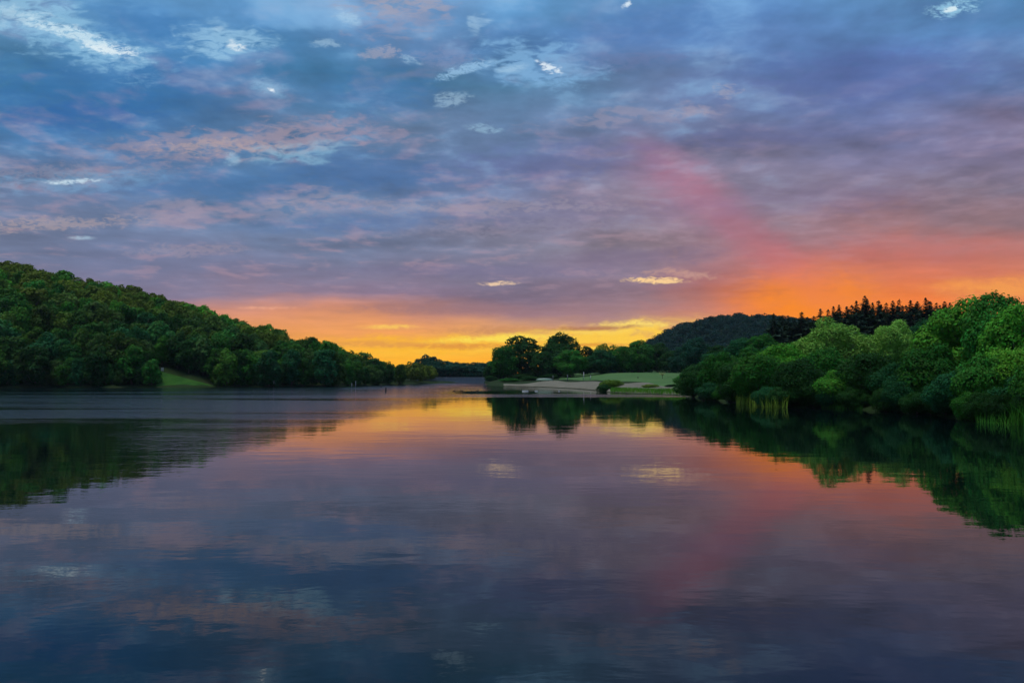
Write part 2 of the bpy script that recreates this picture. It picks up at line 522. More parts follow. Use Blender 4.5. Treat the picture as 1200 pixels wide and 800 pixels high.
def box_bm(bm, c, s, rz=0.0, bevel=0.0):
    r = bmesh.ops.create_cube(bm, size=1.0)
    vs = r['verts']
    for v in vs:
        x, y, z = v.co.x * s[0], v.co.y * s[1], v.co.z * s[2]
        v.co = (c[0] + x * math.cos(rz) - y * math.sin(rz), c[1] + x * math.sin(rz) + y * math.cos(rz), c[2] + z)
    if bevel:
        es = list({e for v in vs for e in v.link_edges})
        bmesh.ops.bevel(bm, geom=es, offset=bevel, segments=2, affect='EDGES')


# ------------------------------------------------------------------ materials
def new_mat(name):
    m = bpy.data.materials.new(name)
    m.use_nodes = True
    return m, NT(m.node_tree)


def plain(name, c, rough=0.7, metal=0.0, var=0.25, scale=3.0):
    m, T = new_mat(name)
    tc = T.node('ShaderNodeTexCoord').outputs['Object']
    n = T.noise(tc, scale, 4.0, 0.6)
    f = T.m('MULTIPLY_ADD', T.m('SUBTRACT', n, 0.5), 2 * var, 1.0)
    nd = T.node('ShaderNodeVectorMath', {0: (c[0], c[1], c[2]), 'Scale': f}, operation='SCALE')
    b = T.node('ShaderNodeBsdfPrincipled', {'Base Color': nd.outputs[0], 'Roughness': rough, 'Metallic': metal})
    T.node('ShaderNodeOutputMaterial', {0: b.outputs[0]})
    return m


def foliage(name, warm=0.35, dark=0.45, trans=0.3):
    """Leaves: the kind's colour comes from the object's own colour; each leaf and each spray differs a little."""
    m, T = new_mat(name)
    oi = T.node('ShaderNodeObjectInfo')
    rnd = T.node('ShaderNodeNewGeometry').outputs['Random Per Island']
    pos = T.node('ShaderNodeNewGeometry').outputs['Position']
    n = T.noise(pos, 0.22, 3.0, 0.6)
    val = T.m('ADD', T.m('MULTIPLY_ADD', rnd, 0.55, 0.72), T.m('MULTIPLY', T.m('SUBTRACT', n, 0.5), 1.0))
    val = T.m('MULTIPLY', val, T.m('MULTIPLY_ADD', oi.outputs['Random'], 0.5, 0.75))
    col = T.node('ShaderNodeVectorMath', {0: oi.outputs['Color'], 'Scale': val}, operation='SCALE').outputs[0]
    n2 = T.noise(pos, 0.13, 2.0, 0.5)
    hue = T.m('ADD', 0.5, T.m('ADD', T.m('MULTIPLY', T.m('SUBTRACT', n2, 0.5), 0.06), T.m('MULTIPLY', T.m('SUBTRACT', rnd, 0.5), 0.04)))
    hs = T.node('ShaderNodeHueSaturation', {'Hue': hue, 'Saturation': 1.0, 'Value': 1.0, 'Color': col}).outputs[0]
    d = T.node('ShaderNodeBsdfPrincipled', {'Base Color': hs, 'Roughness': 0.65, 'Specular IOR Level': 0.08})
    t = T.node('ShaderNodeBsdfTranslucent', {0: T.mix(0.5, hs, (0.06, 0.16, 0.015, 1))})
    mx = T.node('ShaderNodeMixShader', {0: trans, 1: d.outputs[0], 2: t.outputs[0]})
    T.node('ShaderNodeOutputMaterial', {0: mx.outputs[0]})
    return m


M_LEAF = foliage('leaves')
M_NEEDLE = foliage('needles', trans=0.12)
M_BARK = plain('bark', (0.10, 0.075, 0.055), 0.9, 0, 0.5, 5.0)
M_PALEBARK = plain('pale_bark', (0.30, 0.25, 0.20), 0.85, 0, 0.3, 6.0)
M_WHITE = plain('white_paint', (0.45, 0.46, 0.47), 0.5, 0, 0.08, 4.0)
M_GREYPAINT = plain('grey_paint', (0.15, 0.17, 0.17), 0.5, 0.2, 0.2, 4.0)
M_DARKWOOD = plain('wet_wood', (0.035, 0.028, 0.022), 0.7, 0, 0.4, 6.0)
M_BLUE = plain('blue_plastic', (0.05, 0.22, 0.36), 0.4, 0, 0.1, 3.0)
M_BOATGREEN = plain('pale_green_paint', (0.16, 0.25, 0.18), 0.45, 0, 0.15, 3.0)
M_CONC = plain('dam_concrete', (0.26, 0.28, 0.31), 0.9, 0, 0.25, 0.6)
M_DUCK = plain('dark_feathers', (0.06, 0.045, 0.035), 0.8, 0, 0.4, 8.0)

# ------------------------------------------------------------------ the lie of the land
SHORE = [(-700, 466), (-150, 455.5), (0, 454), (100, 453.8), (200, 453.8), (300, 453.3), (380, 452.6), (420, 451.6), (470, 450.2), (505, 449),
         (545, 448.3), (568, 448.3), (571, 450.8), (585, 452), (600, 452.4), (640, 453.6), (670, 455), (700, 457.6), (715, 460),
         (760, 461.4), (803, 463.4), (820, 466.5), (860, 471.5), (900, 476), (960, 477.5), (1000, 479.5), (1050, 483), (1100, 487),
         (1130, 491.5), (1160, 495), (1200, 497.5), (1300, 510), (1500, 545), (2000, 640), (3000, 700)]
SH_PX = np.array([p[0] for p in SHORE], float)
SH_Y = np.array([on_water(*p)[1] for p in SHORE])
SH_U = np.array([on_water(*p)[0] / on_water(*p)[1] for p in SHORE])
TH_S = np.arctan(SH_U)
R_S = SH_Y / np.cos(TH_S)
th_all = np.concatenate([[-math.pi, -2.4, -1.9, -1.4], TH_S, [1.5, 1.9, 2.5, math.pi]])
r_all = np.concatenate([[16, 20, 60, 140], R_S, [24, 20, 16, 16]])


def shore_r(th):
    return np.interp(th, th_all, r_all) * (1 + 0.006 * np.sin(th * 67) + 0.004 * np.sin(th * 151 + 1))


def px_of(x, y):
    return 600 + 900 * np.clip(x / np.maximum(y, 0.2), -4, 4)


LH_PX = [-700, -150, 0, 40, 100, 150, 200, 250, 300, 350, 400, 440, 480, 540, 600]
LH_TOP = [330, 304, 306, 312, 324, 334, 347, 364, 381, 396, 406, 419, 426, 436, 440]
LH_H = [max((440 - t) / 900 * 320 + 3 - 12.0, 0) for t in LH_TOP]
RH_PX = [600, 700, 730, 745, 770, 800, 830, 860, 900, 940, 1000, 1100, 1300, 1800]
RH_TOP = [440, 424, 411, 402, 391, 379, 373, 369, 370, 374, 384, 396, 415, 436]
RH_H = [max((440 - t) / 900 * 600 + 3 - 16, 0) for t in RH_TOP]


def sstep(x, a, b):
    t = np.clip((x - a) / (b - a), 0, 1)
    return t * t * (3 - 2 * t)


def ground_h(x, y):
    x = np.asarray(x, float); y = np.asarray(y, float)
    th = np.arctan2(x, y); r = np.hypot(x, y)
    R = shore_r(th)
    s = r - R
    px = np.where(y > 0, px_of(x, y), np.where(x < 0, -700, 3000))
    sp = np.maximum(s, 0)
    bank = 0.35 * (1 - np.exp(-sp / 2.0))
    ys = R * np.cos(th)
    yr = np.maximum(320.0, ys + 60)
    t = np.clip((y - ys) / np.maximum(yr - ys, 1), 0, 1)
    left = np.interp(px, LH_PX, LH_H) * np.sin(t * math.pi / 2) + np.minimum(sp, 30) * 0.02
    wl = 1 - sstep(px, 470, 560)
    mid = 0.027 * np.minimum(sp, 120) + 0.035 * np.clip(y - 268, 0, 100) * sstep(px, 740, 790)
    right = 0.05 * np.minimum(sp, 150)
    wr = sstep(px, 798, 850)
    h = bank + left * wl + (1 - wl) * (mid * (1 - wr) + right * wr)
    h = h + np.where(y > 0, np.interp(px, RH_PX, RH_H) * sstep(y, 400, 600) * sstep(px, 640, 740), 0)
    h = h + sstep(s, 4, 30) * 0.25 * (np.sin(x * 0.13 + 1.3 * np.sin(y * 0.07)) * np.cos(y * 0.11))
    return np.where(s > 0, h, np.maximum(-2.2, s * 0.14))


def gz(x, y):
    return float(ground_h(x, y))


# ground: one sheet
th_f = np.radians(np.arange(-37, 37.01, 0.2))
th_b = np.concatenate([th_f, np.radians(np.arange(39, 322.9, 2.5))])
r_g = np.concatenate([[3, 6, 9, 12], np.geomspace(15, 735, 150)])
A, Rr = np.meshgrid(th_b, r_g, indexing='ij')
A2 = (A + math.pi) % (2 * math.pi) - math.pi
# rings follow the shore line, so that the bank is one crisp edge
shr = shore_r(A2)
GX, GY = Rr * np.sin(A2), Rr * np.cos(A2)
GZ = ground_h(GX, GY)
nA, nR = A.shape
verts = np.stack([GX, GY, GZ], -1).reshape(-1, 3)
ii, jj = np.meshgrid(np.arange(nA), np.arange(nR - 1), indexing='ij')
q = np.stack([ii * nR + jj, ii * nR + jj + 1, ((ii + 1) % nA) * nR + jj + 1, ((ii + 1) % nA) * nR + jj], -1).reshape(-1, 4)
m, T = new_mat('forest_floor')
pos = T.node('ShaderNodeNewGeometry').outputs['Position']
n1 = T.noise(pos, 0.35, 6.0, 0.65)
n2 = T.noise(pos, 2.5, 4.0, 0.6)
c = T.ramp(n1, [(0.3, (0.008, 0.014, 0.006, 1)), (0.5, (0.014, 0.030, 0.008, 1)), (0.7, (0.030, 0.026, 0.015, 1))])
b = T.node('ShaderNodeBsdfPrincipled', {'Base Color': T.mix(T.m('MULTIPLY', n2, 0.5), c, (0.03, 0.06, 0.015, 1)), 'Roughness': 0.95, 'Specular IOR Level': 0.1})
bp = T.node('ShaderNodeBump', {'Height': n2, 'Distance': 0.15})
T.put(b.inputs['Normal'], bp.outputs[0])
T.node('ShaderNodeOutputMaterial', {0: b.outputs[0]})
tag(mesh_obj('ground', fast_mesh('ground', verts, q, m, True)), kind='structure')


def sheet(name, px0, px1, n, near, far, mat, lift=0.10, rows=14):
    """A sheet laid on the ground between two distances that vary along the shore."""
    P = np.linspace(px0, px1, n)
    u = (P - 600) / 900
    th = np.arctan(u)
    ys = shore_r(th) * np.cos(th)
    y0 = np.array([near(p, s) for p, s in zip(P, ys)])
    y1 = np.array([far(p, s) for p, s in zip(P, ys)])
    tt = np.linspace(0, 1, rows)
    Y = y0[:, None] * (1 - tt) + y1[:, None] * tt
    X = u[:, None] * Y
    Z = ground_h(X, Y) + lift
    Z[:, 0] -= lift * 0.8; Z[0, :] -= lift * 0.8; Z[-1, :] -= lift * 0.8; Z[:, -1] -= lift * 0.8
    V_ = np.stack([X, Y, Z], -1).reshape(-1, 3)
    i_, j_ = np.meshgrid(np.arange(n - 1), np.arange(rows - 1), indexing='ij')
    q_ = np.stack([i_ * rows + j_, (i_ + 1) * rows + j_, (i_ + 1) * rows + j_ + 1, i_ * rows + j_ + 1], -1).reshape(-1, 4)
    return tag(mesh_obj(name, fast_mesh(name, V_, q_, mat, True)), kind='structure')


def ground_mat(name, c0, c1, c2, scale=0.4):
    m, T = new_mat(name)
    pos = T.node('ShaderNodeNewGeometry').outputs['Position']
    n1 = T.noise(pos, scale, 6.0, 0.65)
    n2 = T.noise(pos, scale * 7, 4.0, 0.6)
    c = T.ramp(T.m('ADD', T.m('MULTIPLY', n1, 0.7), T.m('MULTIPLY', n2, 0.3)), [(0.32, c0), (0.5, c1), (0.68, c2)])
    b = T.node('ShaderNodeBsdfPrincipled', {'Base Color': c, 'Roughness': 0.95, 'Specular IOR Level': 0.15})
    bp = T.node('ShaderNodeBump', {'Height': n2, 'Distance': 0.06})
    T.put(b.inputs['Normal'], bp.outputs[0])
    T.node('ShaderNodeOutputMaterial', {0: b.outputs[0]})
    return m


M_LAWN = ground_mat('mown_grass', (0.045, 0.10, 0.030, 1), (0.065, 0.14, 0.040, 1), (0.095, 0.17, 0.055, 1), 0.08)
M_BRIGHT = ground_mat('lush_grass', (0.012, 0.055, 0.008, 1), (0.022, 0.088, 0.010, 1), (0.042, 0.11, 0.014, 1), 0.3)
M_SAND = ground_mat('beach_sand', (0.12, 0.11, 0.082, 1), (0.165, 0.15, 0.115, 1), (0.21, 0.19, 0.15, 1), 0.3)
sheet('beach', 590, 800, 60, lambda p, s: s + 0.4, lambda p, s: s + 5 + 30 * float(sstep(p, 592, 660)) + 4 * math.sin(p * .11), M_SAND, 0.08)
sheet('lawn', 655, 850, 60, lambda p, s: s + 10 + 36 * (1 - float(sstep(p, 735, 800))), lambda p, s: 330, M_LAWN, 0.16, 30)
sheet('grassy_clearing', 184, 250, 30, lambda p, s: s + 0.6, lambda p, s: s + 1.5 + 10.5 * max(0.0, 1 - (p - 184) / 62) ** 0.9 if p < 246 else s + 1.0, M_BRIGHT, 0.10)

# ------------------------------------------------------------------ water
m, T = new_mat('lake_water')
pos = T.node('ShaderNodeNewGeometry').outputs['Position']
ps = T.node('ShaderNodeSeparateXYZ', {0: pos})
wx, wy, wz = ps.outputs
# breeze: where the surface is ruffled, in long irregular patches on the lake
streak = T.noise(T.xyz(T.m('MULTIPLY', wx, 0.010), T.m('MULTIPLY', wy, 0.055), 3.0), 1.0, 4.0, 0.6, 0.6)
broad = T.noise(T.xyz(T.m('MULTIPLY', wx, 0.030), T.m('MULTIPLY', wy, 0.018), 8.0), 1.0, 3.0, 0.5)
edge = T.m('ADD', wx, T.m('MULTIPLY', T.m('SUBTRACT', broad, 0.5), 24.0))
zone_l = T.m('MULTIPLY', T.rng(edge, -20.0, -7.0, 1, 0), T.rng(T.m('ADD', T.m('ADD', wy, T.m('MULTIPLY', T.m('MAXIMUM', T.m('ADD', wx, 24.0), 0.0), 1.3)), T.m('MULTIPLY', T.m('SUBTRACT', broad, 0.5), 26.0)), 38.0, 58.0))
zone_r = T.m('MULTIPLY', T.m('MULTIPLY', T.rng(wx, -14.0, -2.0), T.rng(wx, 24.0, 34.0, 1, 0)), T.m('MULTIPLY', T.rng(wy, 104.0, 110.0), T.rng(wy, 120.0, 128.0, 1, 0)))
zone_f = T.m('MULTIPLY', T.rng(wy, 140.0, 170.0), T.rng(wx, 0.0, 12.0, 1, 0))
ruf = T.m('MULTIPLY', T.m('MAXIMUM', T.m('MAXIMUM', zone_l, T.m('MULTIPLY', zone_r, 0.8)), T.m('MULTIPLY', zone_f, 0.4)), T.rng(streak, 0.36, 0.56, 0.25, 1.0))
w1 = T.noise(T.xyz(T.m('MULTIPLY', wx, 0.55), T.m('MULTIPLY', wy, 1.0), 0.0), 1.1, 3.0, 0.5, 0.2)
w2 = T.noise(T.xyz(T.m('MULTIPLY', wx, 0.6), T.m('MULTIPLY', wy, 1.0), 4.0), 4.5, 3.0, 0.55, 0.2)
w3 = T.noise(T.xyz(T.m('MULTIPLY', wx, 0.25), T.m('MULTIPLY', wy, 0.6), 9.0), 0.5, 2.0, 0.5)
hgt = T.m('ADD', T.m('MULTIPLY', w3, 0.009), T.m('MULTIPLY', w1, T.m('MULTIPLY_ADD', ruf, 0.085, 0.004)))
hgt = T.m('ADD', hgt, T.m('MULTIPLY', w2, T.m('MULTIPLY_ADD', ruf, 0.040, 0.0007)))
bp = T.node('ShaderNodeBump', {'Height': hgt, 'Distance': 1.0, 'Strength': 1.0})
b = T.node('ShaderNodeBsdfPrincipled', {'Base Color': (0.0012, 0.0045, 0.006, 1), 'Roughness': T.m('MULTIPLY_ADD', ruf, 0.14, 0.004), 'IOR': 1.36, 'Normal': bp.outputs[0]})
T.node('ShaderNodeOutputMaterial', {0: b.outputs[0]})
wr_, wa_ = np.concatenate([[0.5], np.geomspace(3, 420, 24)]), np.radians(np.arange(0, 360, 5))
WA, WR = np.meshgrid(wa_, wr_, indexing='ij')
wv = np.stack([WR * np.sin(WA), WR * np.cos(WA), np.zeros_like(WR)], -1).reshape(-1, 3)
nW = len(wr_)
ii, jj = np.meshgrid(np.arange(len(wa_)), np.arange(nW - 1), indexing='ij')
wq = np.stack([ii * nW + jj, ((ii + 1) % len(wa_)) * nW + jj, ((ii + 1) % len(wa_)) * nW + jj + 1, ii * nW + jj + 1], -1).reshape(-1, 4)[:, ::-1]
tag(mesh_obj('water', fast_mesh('water', wv, wq, m, True)), kind='structure')

# ------------------------------------------------------------------ trees
def unit(v):
    return v / (np.linalg.norm(v, axis=-1, keepdims=True) + 1e-9)


def leaf_quads(C, N, size, rng, slim=0.6, along=None):
    """Lozenge-shaped leaf sprays at C, facing N."""
    r = rng.normal(size=C.shape) if along is None else along + 0.35 * rng.normal(size=C.shape)
    a = unit(r - N * np.sum(r * N, -1, keepdims=True))
    bb = np.cross(N, a)
    s = (size * rng.uniform(0.65, 1.35, len(C)))[:, None]
    V_ = np.stack([C - a * s, C + bb * s * slim + N * s * 0.12, C + a * s, C - bb * s * slim + N * s * 0.12], 1).reshape(-1, 3)
    return V_, np.arange(len(V_), dtype=np.int32).reshape(-1, 4)


def crown_arrays(rng, n_leaf, leaf, lobes=34, zb=0.22, rw=0.42, lr=(0.24, 0.42), up=0.35, spray=False, peak=1.0, ragged=0.0):
    """A crown of unit height: lobes spread through an egg-shaped volume, leaf sprays over the lobes."""
    cz, hz = (1 + zb) / 2, (1 - zb) / 2
    d = unit(rng.normal(size=(lobes, 3)))
    rr = rng.uniform(0.15, 1, lobes) ** 0.42
    R = rng.uniform(lr[0], lr[1], lobes) * rw
    L = d * rr[:, None] * np.array([1, 1, 1]) * np.stack([rw - R * 0.8, rw - R * 0.8, hz - R * 0.75], -1)
    # wider low, narrower high
    zr = L[:, 2] / hz
    L[:, :2] *= (1.0 - 0.28 * peak * np.clip(zr, -0.2, 1))[:, None]
    L[:, 2] += cz
    w = R ** 2
    n_try = int(n_leaf * 1.9)
    idx = rng.choice(lobes, n_try, p=w / w.sum())
    dd = unit(rng.normal(size=(n_try, 3)) + np.array([0, 0, up]))
    rad = R[idx] * (1 - 0.35 * rng.random(n_try) ** 2) * (1 + ragged * np.clip(rng.normal(size=n_try), 0, 1.5))
    P = L[idx] + dd * rad[:, None] * np.array([1, 1, 0.82])
    inside = np.zeros(n_try, int)
    for k in range(lobes):
        inside += (np.linalg.norm((P - L[k]) / np.array([1, 1, 0.82]), axis=1) < R[k] * 0.78).astype(int)
    keep = (inside == 0) | (rng.random(n_try) < 0.10)
    P, dd = P[keep][:n_leaf], dd[keep][:n_leaf]
    P[:, 2] *= 1.0 / np.quantile(P[:, 2], 0.998)
    P[:, 2] = np.maximum(P[:, 2], 0.01)
    if spray:
        along = dd * 0.7 + np.array([0, 0, 0.5]) + 0.3 * rng.normal(size=dd.shape)
        N = unit(dd * 0.6 + 0.6 * rng.normal(size=dd.shape) + np.array([0, 0, 0.7]))
        return leaf_quads(P, N, leaf * 1.25, rng, 0.30, along)
    N = unit(dd + 0.36 * rng.normal(size=dd.shape) + np.array([0, 0, 0.2]))
    return leaf_quads(P, N, leaf, rng, 0.62)


def trunk_mesh(name, rng, zb, rw, limbs=6, mat=None, girth=0.022):
    t = [([(0, 0, -0.03), (0.006, 0.004, 0.12), (-0.008, 0.006, 0.35), (0.01, -0.01, 0.6), (0.0, 0.0, 0.86)], [girth * 1.5, girth, girth * 0.8, girth * 0.5, girth * 0.12])]
    for k in range(limbs):
        a = 2 * math.pi * (k + rng.random() * 0.6) / limbs
        z0 = zb + (0.6 - zb) * rng.random()
        rr = rw * rng.uniform(0.5, 0.85)
        t.append(([(0, 0, z0), (rr * .4 * math.cos(a), rr * .4 * math.sin(a), z0 + 0.09), (rr * math.cos(a + .2), rr * math.sin(a + .2), min(z0 + 0.26, 0.9))], [girth * 0.55, girth * 0.36, girth * 0.1]))
    return tubes_mesh(name, t, mat or M_BARK, 6)


def conifer_arrays(rng, n_whorl=34, per=13, rw=0.17):
    Cs, Ns, Al, Sz = [], [], [], []
    for i in range(n_whorl * per):
        f = rng.random() ** 0.9
        z = 0.06 + 0.92 * f
        ln = (rw * (1 - f) ** 0.9 * rng.uniform(0.55, 1.15) + 0.004) * (1 + 0.25 * math.sin(f * 60))
        a = rng.random() * 2 * math.pi
        out = np.array([math.cos(a), math.sin(a), 0])
        for s_ in (0.3, 0.55, 0.8, 1.0):
            Cs.append(out * ln * s_ + np.array([0, 0, z - 0.30 * ln * s_]) + rng.normal(size=3) * 0.003)
            Ns.append(unit(np.array([0, 0, 1.0]) + out * 0.5 + rng.normal(size=3) * 0.4))
            Al.append(out + np.array([0, 0, -0.35]))
            Sz.append(0.005 + 0.20 * ln)
    Cs.append(np.array([0, 0, 0.985])); Ns.append(np.array([1.0, 0, 0])); Al.append(np.array([0, 0, 1.0])); Sz.append(0.016)
    return leaf_quads(np.array(Cs), np.array(Ns), np.array(Sz), rng, 0.55, np.array(Al))


def quads(name, vf, mat):
    return fast_mesh(name, vf[0], vf[1], mat)


class Kind:
    """A family of prototype meshes (unit height) for one sort of tree."""
    def __init__(self, crowns, trunks, rw):
        self.c, self.t, self.rw, self.i = crowns, trunks, rw, 0


def make_kind(n, seed, mat=None, trunk=True, conifer=False, **kw):
    cr, tr = [], []
    for k in range(n):
        rng = np.random.default_rng(seed * 100 + k)
        va = conifer_arrays(rng) if conifer else crown_arrays(rng, **kw)
        cr.append(quads('crown', va, mat or M_LEAF))
        if trunk:
            tr.append(trunk_mesh('trunk', rng, kw.get('zb', 0.1), kw.get('rw', 0.12), 0 if conifer else 6))
    return Kind(cr, tr, kw.get('rw', 0.17))


K_NEAR = make_kind(4, 1, n_leaf=15000, leaf=0.0185, lobes=46, zb=0.05, rw=0.50, lr=(0.22, 0.40), ragged=0.16)
K_SPRAY = make_kind(3, 2, n_leaf=15000, leaf=0.0200, lobes=48, zb=0.02, rw=0.58, lr=(0.18, 0.32), spray=True, up=0.6, ragged=0.16)
K_SHRUB = make_kind(5, 3, n_leaf=13000, leaf=0.0270, lobes=40, zb=-0.05, rw=0.75, lr=(0.22, 0.40), ragged=0.16)
K_MID = make_kind(5, 4, n_leaf=9000, leaf=0.024, lobes=60, zb=-0.04, rw=0.46, lr=(0.22, 0.38), ragged=0.16)
K_HILL = make_kind(8, 5, n_leaf=2600, leaf=0.038, lobes=30, zb=0.05, rw=0.42, lr=(0.20, 0.42), ragged=0.26)
K_SHORE = make_kind(5, 7, n_leaf=3200, leaf=0.036, lobes=36, zb=-0.08, rw=0.45, lr=(0.20, 0.40), ragged=0.22)
K_CONE = make_kind(4, 6, mat=M_NEEDLE, conifer=True)


def tree(kind, name, x, y, top, width, color, label, cat='tree', group=None, base=None):
    """top: world height of the tip; width: crown width in metres."""
    z0 = gz(x, y) - 0.05 if base is None else base
    H = max(top - z0, 0.4)
    i = kind.i % len(kind.c); kind.i += 1
    e = empty(name, (x, y, z0), random.uniform(0, 6.28))
    tag(e, label, cat, group)
    sx = width / (2 * kind.rw)
    v = random.uniform(0.92, 1.08)
    for nm, src in (('trunk', kind.t), ('crown', kind.c)):
        if src:
            o = mesh_obj(nm, src[i % len(src)], e)
            o.scale = (sx * v, sx / v, H)
            if nm == 'crown':
                o.color = color
    return e


def tree_px(kind, name, px, top_py, w_px, y, color, label, cat='tree', group=None):
    p = at(px, top_py, y)
    return tree(kind, name, p[0], y, p[2], w_px * y / 900 * 1.12, color, label, cat, group)


def g(r, gg, b, k=1.0):
    return (r * k, gg * k, b * k, 1.0)


DEEP = g(0.013, 0.066, 0.011)
MIDG = g(0.034, 0.160, 0.018)
FRESH = g(0.090, 0.300, 0.024)
PALE = g(0.215, 0.420, 0.070)
TEAL = g(0.014, 0.100, 0.032)
OLIVE = g(0.140, 0.200, 0.020)
HAZE_BLUE = g(0.012, 0.075, 0.048)  # blue of the distant haze put into the leaf colour of far trees

# --- right bank, shrubs standing at the water's edge, from the beach end to the near end
BANK = [
    (824, 425, 52, 1.5, DEEP, 'rounded dark green shrub at the lawn end of the right bank'),
    (848, 413, 58, 8.0, MIDG, 'broad leafy shrub behind the rounded shrub at the lawn end of the bank'),
    (866, 424, 56, 2.0, DEEP, 'dark broad shrub between the rounded lawn-end shrub and the reed bed'),
    (890, 416, 62, 3.0, MIDG, 'green bank shrub directly behind the yellow-green reed bed'),
    (914, 404, 66, 12.0, FRESH, 'bright green tall shrub rising just right of the reed bed'),
    (938, 420, 60, 2.0, DEEP, 'dark green shrub overhanging the water below the pale feathery tree'),
    (985, 434, 54, 1.5, g(0.055, 0.22, 0.02), 'low fresh green bush at the water below the pale feathery tree'),
    (968, 408, 64, 9.0, MIDG, 'mid green shrub under the crown of the pale feathery tree'),
    (1020, 414, 72, 4.0, DEEP, 'dark leafy shrub at the water below the two pale feathery trees'),
    (1056, 424, 62, 3.0, TEAL, 'blue-green shrub leaning over the water near the middle of the right bank'),
    (1092, 404, 76, 5.0, MIDG, 'tall green shrub at the foot of the big rounded tree'),
    (1120, 434, 66, 1.5, TEAL, 'low blue-green shrub overhanging dark water left of the lone reed stem'),
    (1152, 416, 72, 3.5, MIDG, 'green shrub behind the lone tall reed stem'),
    (1190, 408, 70, 5.0, FRESH, 'bright green shrub at the right edge above the reeds'),
    (1196, 442, 70, 2.5, TEAL, 'low dark blue-green shrub at the right edge just behind the reeds'),
    (1232, 420, 80, 3.0, MIDG, 'shrub cut off by the right edge of the photo'),
]
for px, py, w, off, c, lab in BANK:
    th = math.atan((px - 600) / 900)
    y = float(shore_r(np.array(th))) * math.cos(th) + off
    tree_px(K_SHRUB, 'bank_shrub', px, py, w, y, c, lab, 'shrub', 'shrubs along the right bank')
for px, off, py, w, k_ in [(1275, 3, 452, 90, K_SHRUB), (1310, 8, 380, 110, K_NEAR), (1350, 3, 470, 110, K_SHRUB), (1390, 9, 372, 130, K_NEAR), (1440, 4, 480, 150, K_SHRUB), (1500, 10, 370, 170, K_NEAR), (1290, 16, 372, 100, K_NEAR)]:
    th = math.atan((px - 600) / 900)
    tree_px(k_, 'bank_shrub' if k_ is K_SHRUB else 'broadleaf_tree', px, py, w, float(shore_r(np.array(th))) * math.cos(th) + off, MIDG,
            'green bank vegetation past the right edge of the photo', 'shrub' if k_ is K_SHRUB else 'tree', 'growth on the right bank past the edge of the photo')
LOW = [(812, 'at the lawn end, first in the rank'), (836, 'below the rounded lawn-end shrub'), (856, 'just left of the reed bed'), (900, 'right behind the reed bed'),
       (922, 'at the right end of the reed bed'), (954, 'below the pale feathery tree'), (972, 'left of the low fresh green bush'), (1002, 'right of the low fresh green bush'),
       (1038, 'below the gap between the pale trees'), (1050, 'below the smaller pale feathery tree'), (1074, 'below the blue-green tree in the gap'), (1090, 'left of the big rounded tree'),
       (1108, 'below the big rounded tree'), (1136, 'just left of the short reed stem'), (1150, 'right behind the short reed stem'), (1172, 'just right of the lone tall reed stem'),
       (1206, 'behind the tall reeds at the right edge'), (1224, 'cut off by the right edge')]
for px, where in LOW:
    th = math.atan((px - 600) / 900)
    sy = float(shore_r(np.array(th))) * math.cos(th)
    wl = 440 + 2700 / sy
    c, hue = random.choice([(DEEP, 'dark green'), (DEEP, 'dark green'), (TEAL, 'blue-green'), (MIDG, 'mid green')])
    tree_px(K_SHRUB, 'overhanging_shrub', px, wl - random.uniform(26, 40) * 55 / (sy * 0.5 + 28), random.uniform(34, 46), sy + random.uniform(0.0, 0.8), c,
            f'low {hue} shrub trailing into the water {where}', 'shrub', 'lowest rank of shrubs along the right bank')
TREES_R = [
    (K_SPRAY, 974, 373, 88, 87, PALE, 'pale green feathery tree in front of the dark conifers'),
    (K_SPRAY, 1043, 376, 62, 88, PALE, 'smaller pale green feathery tree beside the dip in front of the conifers'),
    (K_NEAR, 1128, 352, 98, 68, FRESH, 'big rounded bright green tree standing right of the conifer row'),
    (K_NEAR, 1166, 344, 78, 62, MIDG, 'tallest dark-topped green tree at the right, behind the big rounded tree'),
    (K_NEAR, 1198, 358, 84, 58, FRESH, 'bright green spreading tree at the right edge of the bank'),
    (K_NEAR, 1246, 350, 92, 60, MIDG, 'green tree mostly cut off by the right edge of the photo'),
    (K_NEAR, 1086, 375, 56, 104, TEAL, 'blue-green tree in the gap between pale feathery and big rounded trees'),
    (K_NEAR, 1008, 392, 60, 112, MIDG, 'mid green tree filling the gap between the two pale feathery trees'),
    (K_NEAR, 930, 400, 52, 130, MIDG, 'green tree below the left end of the conifer row'),
]
for k_, px, py, w, y, c, lab in TREES_R:
    tree_px(k_, 'broadleaf_tree', px, py, w, y, c, lab, 'tree', 'trees on the right bank')
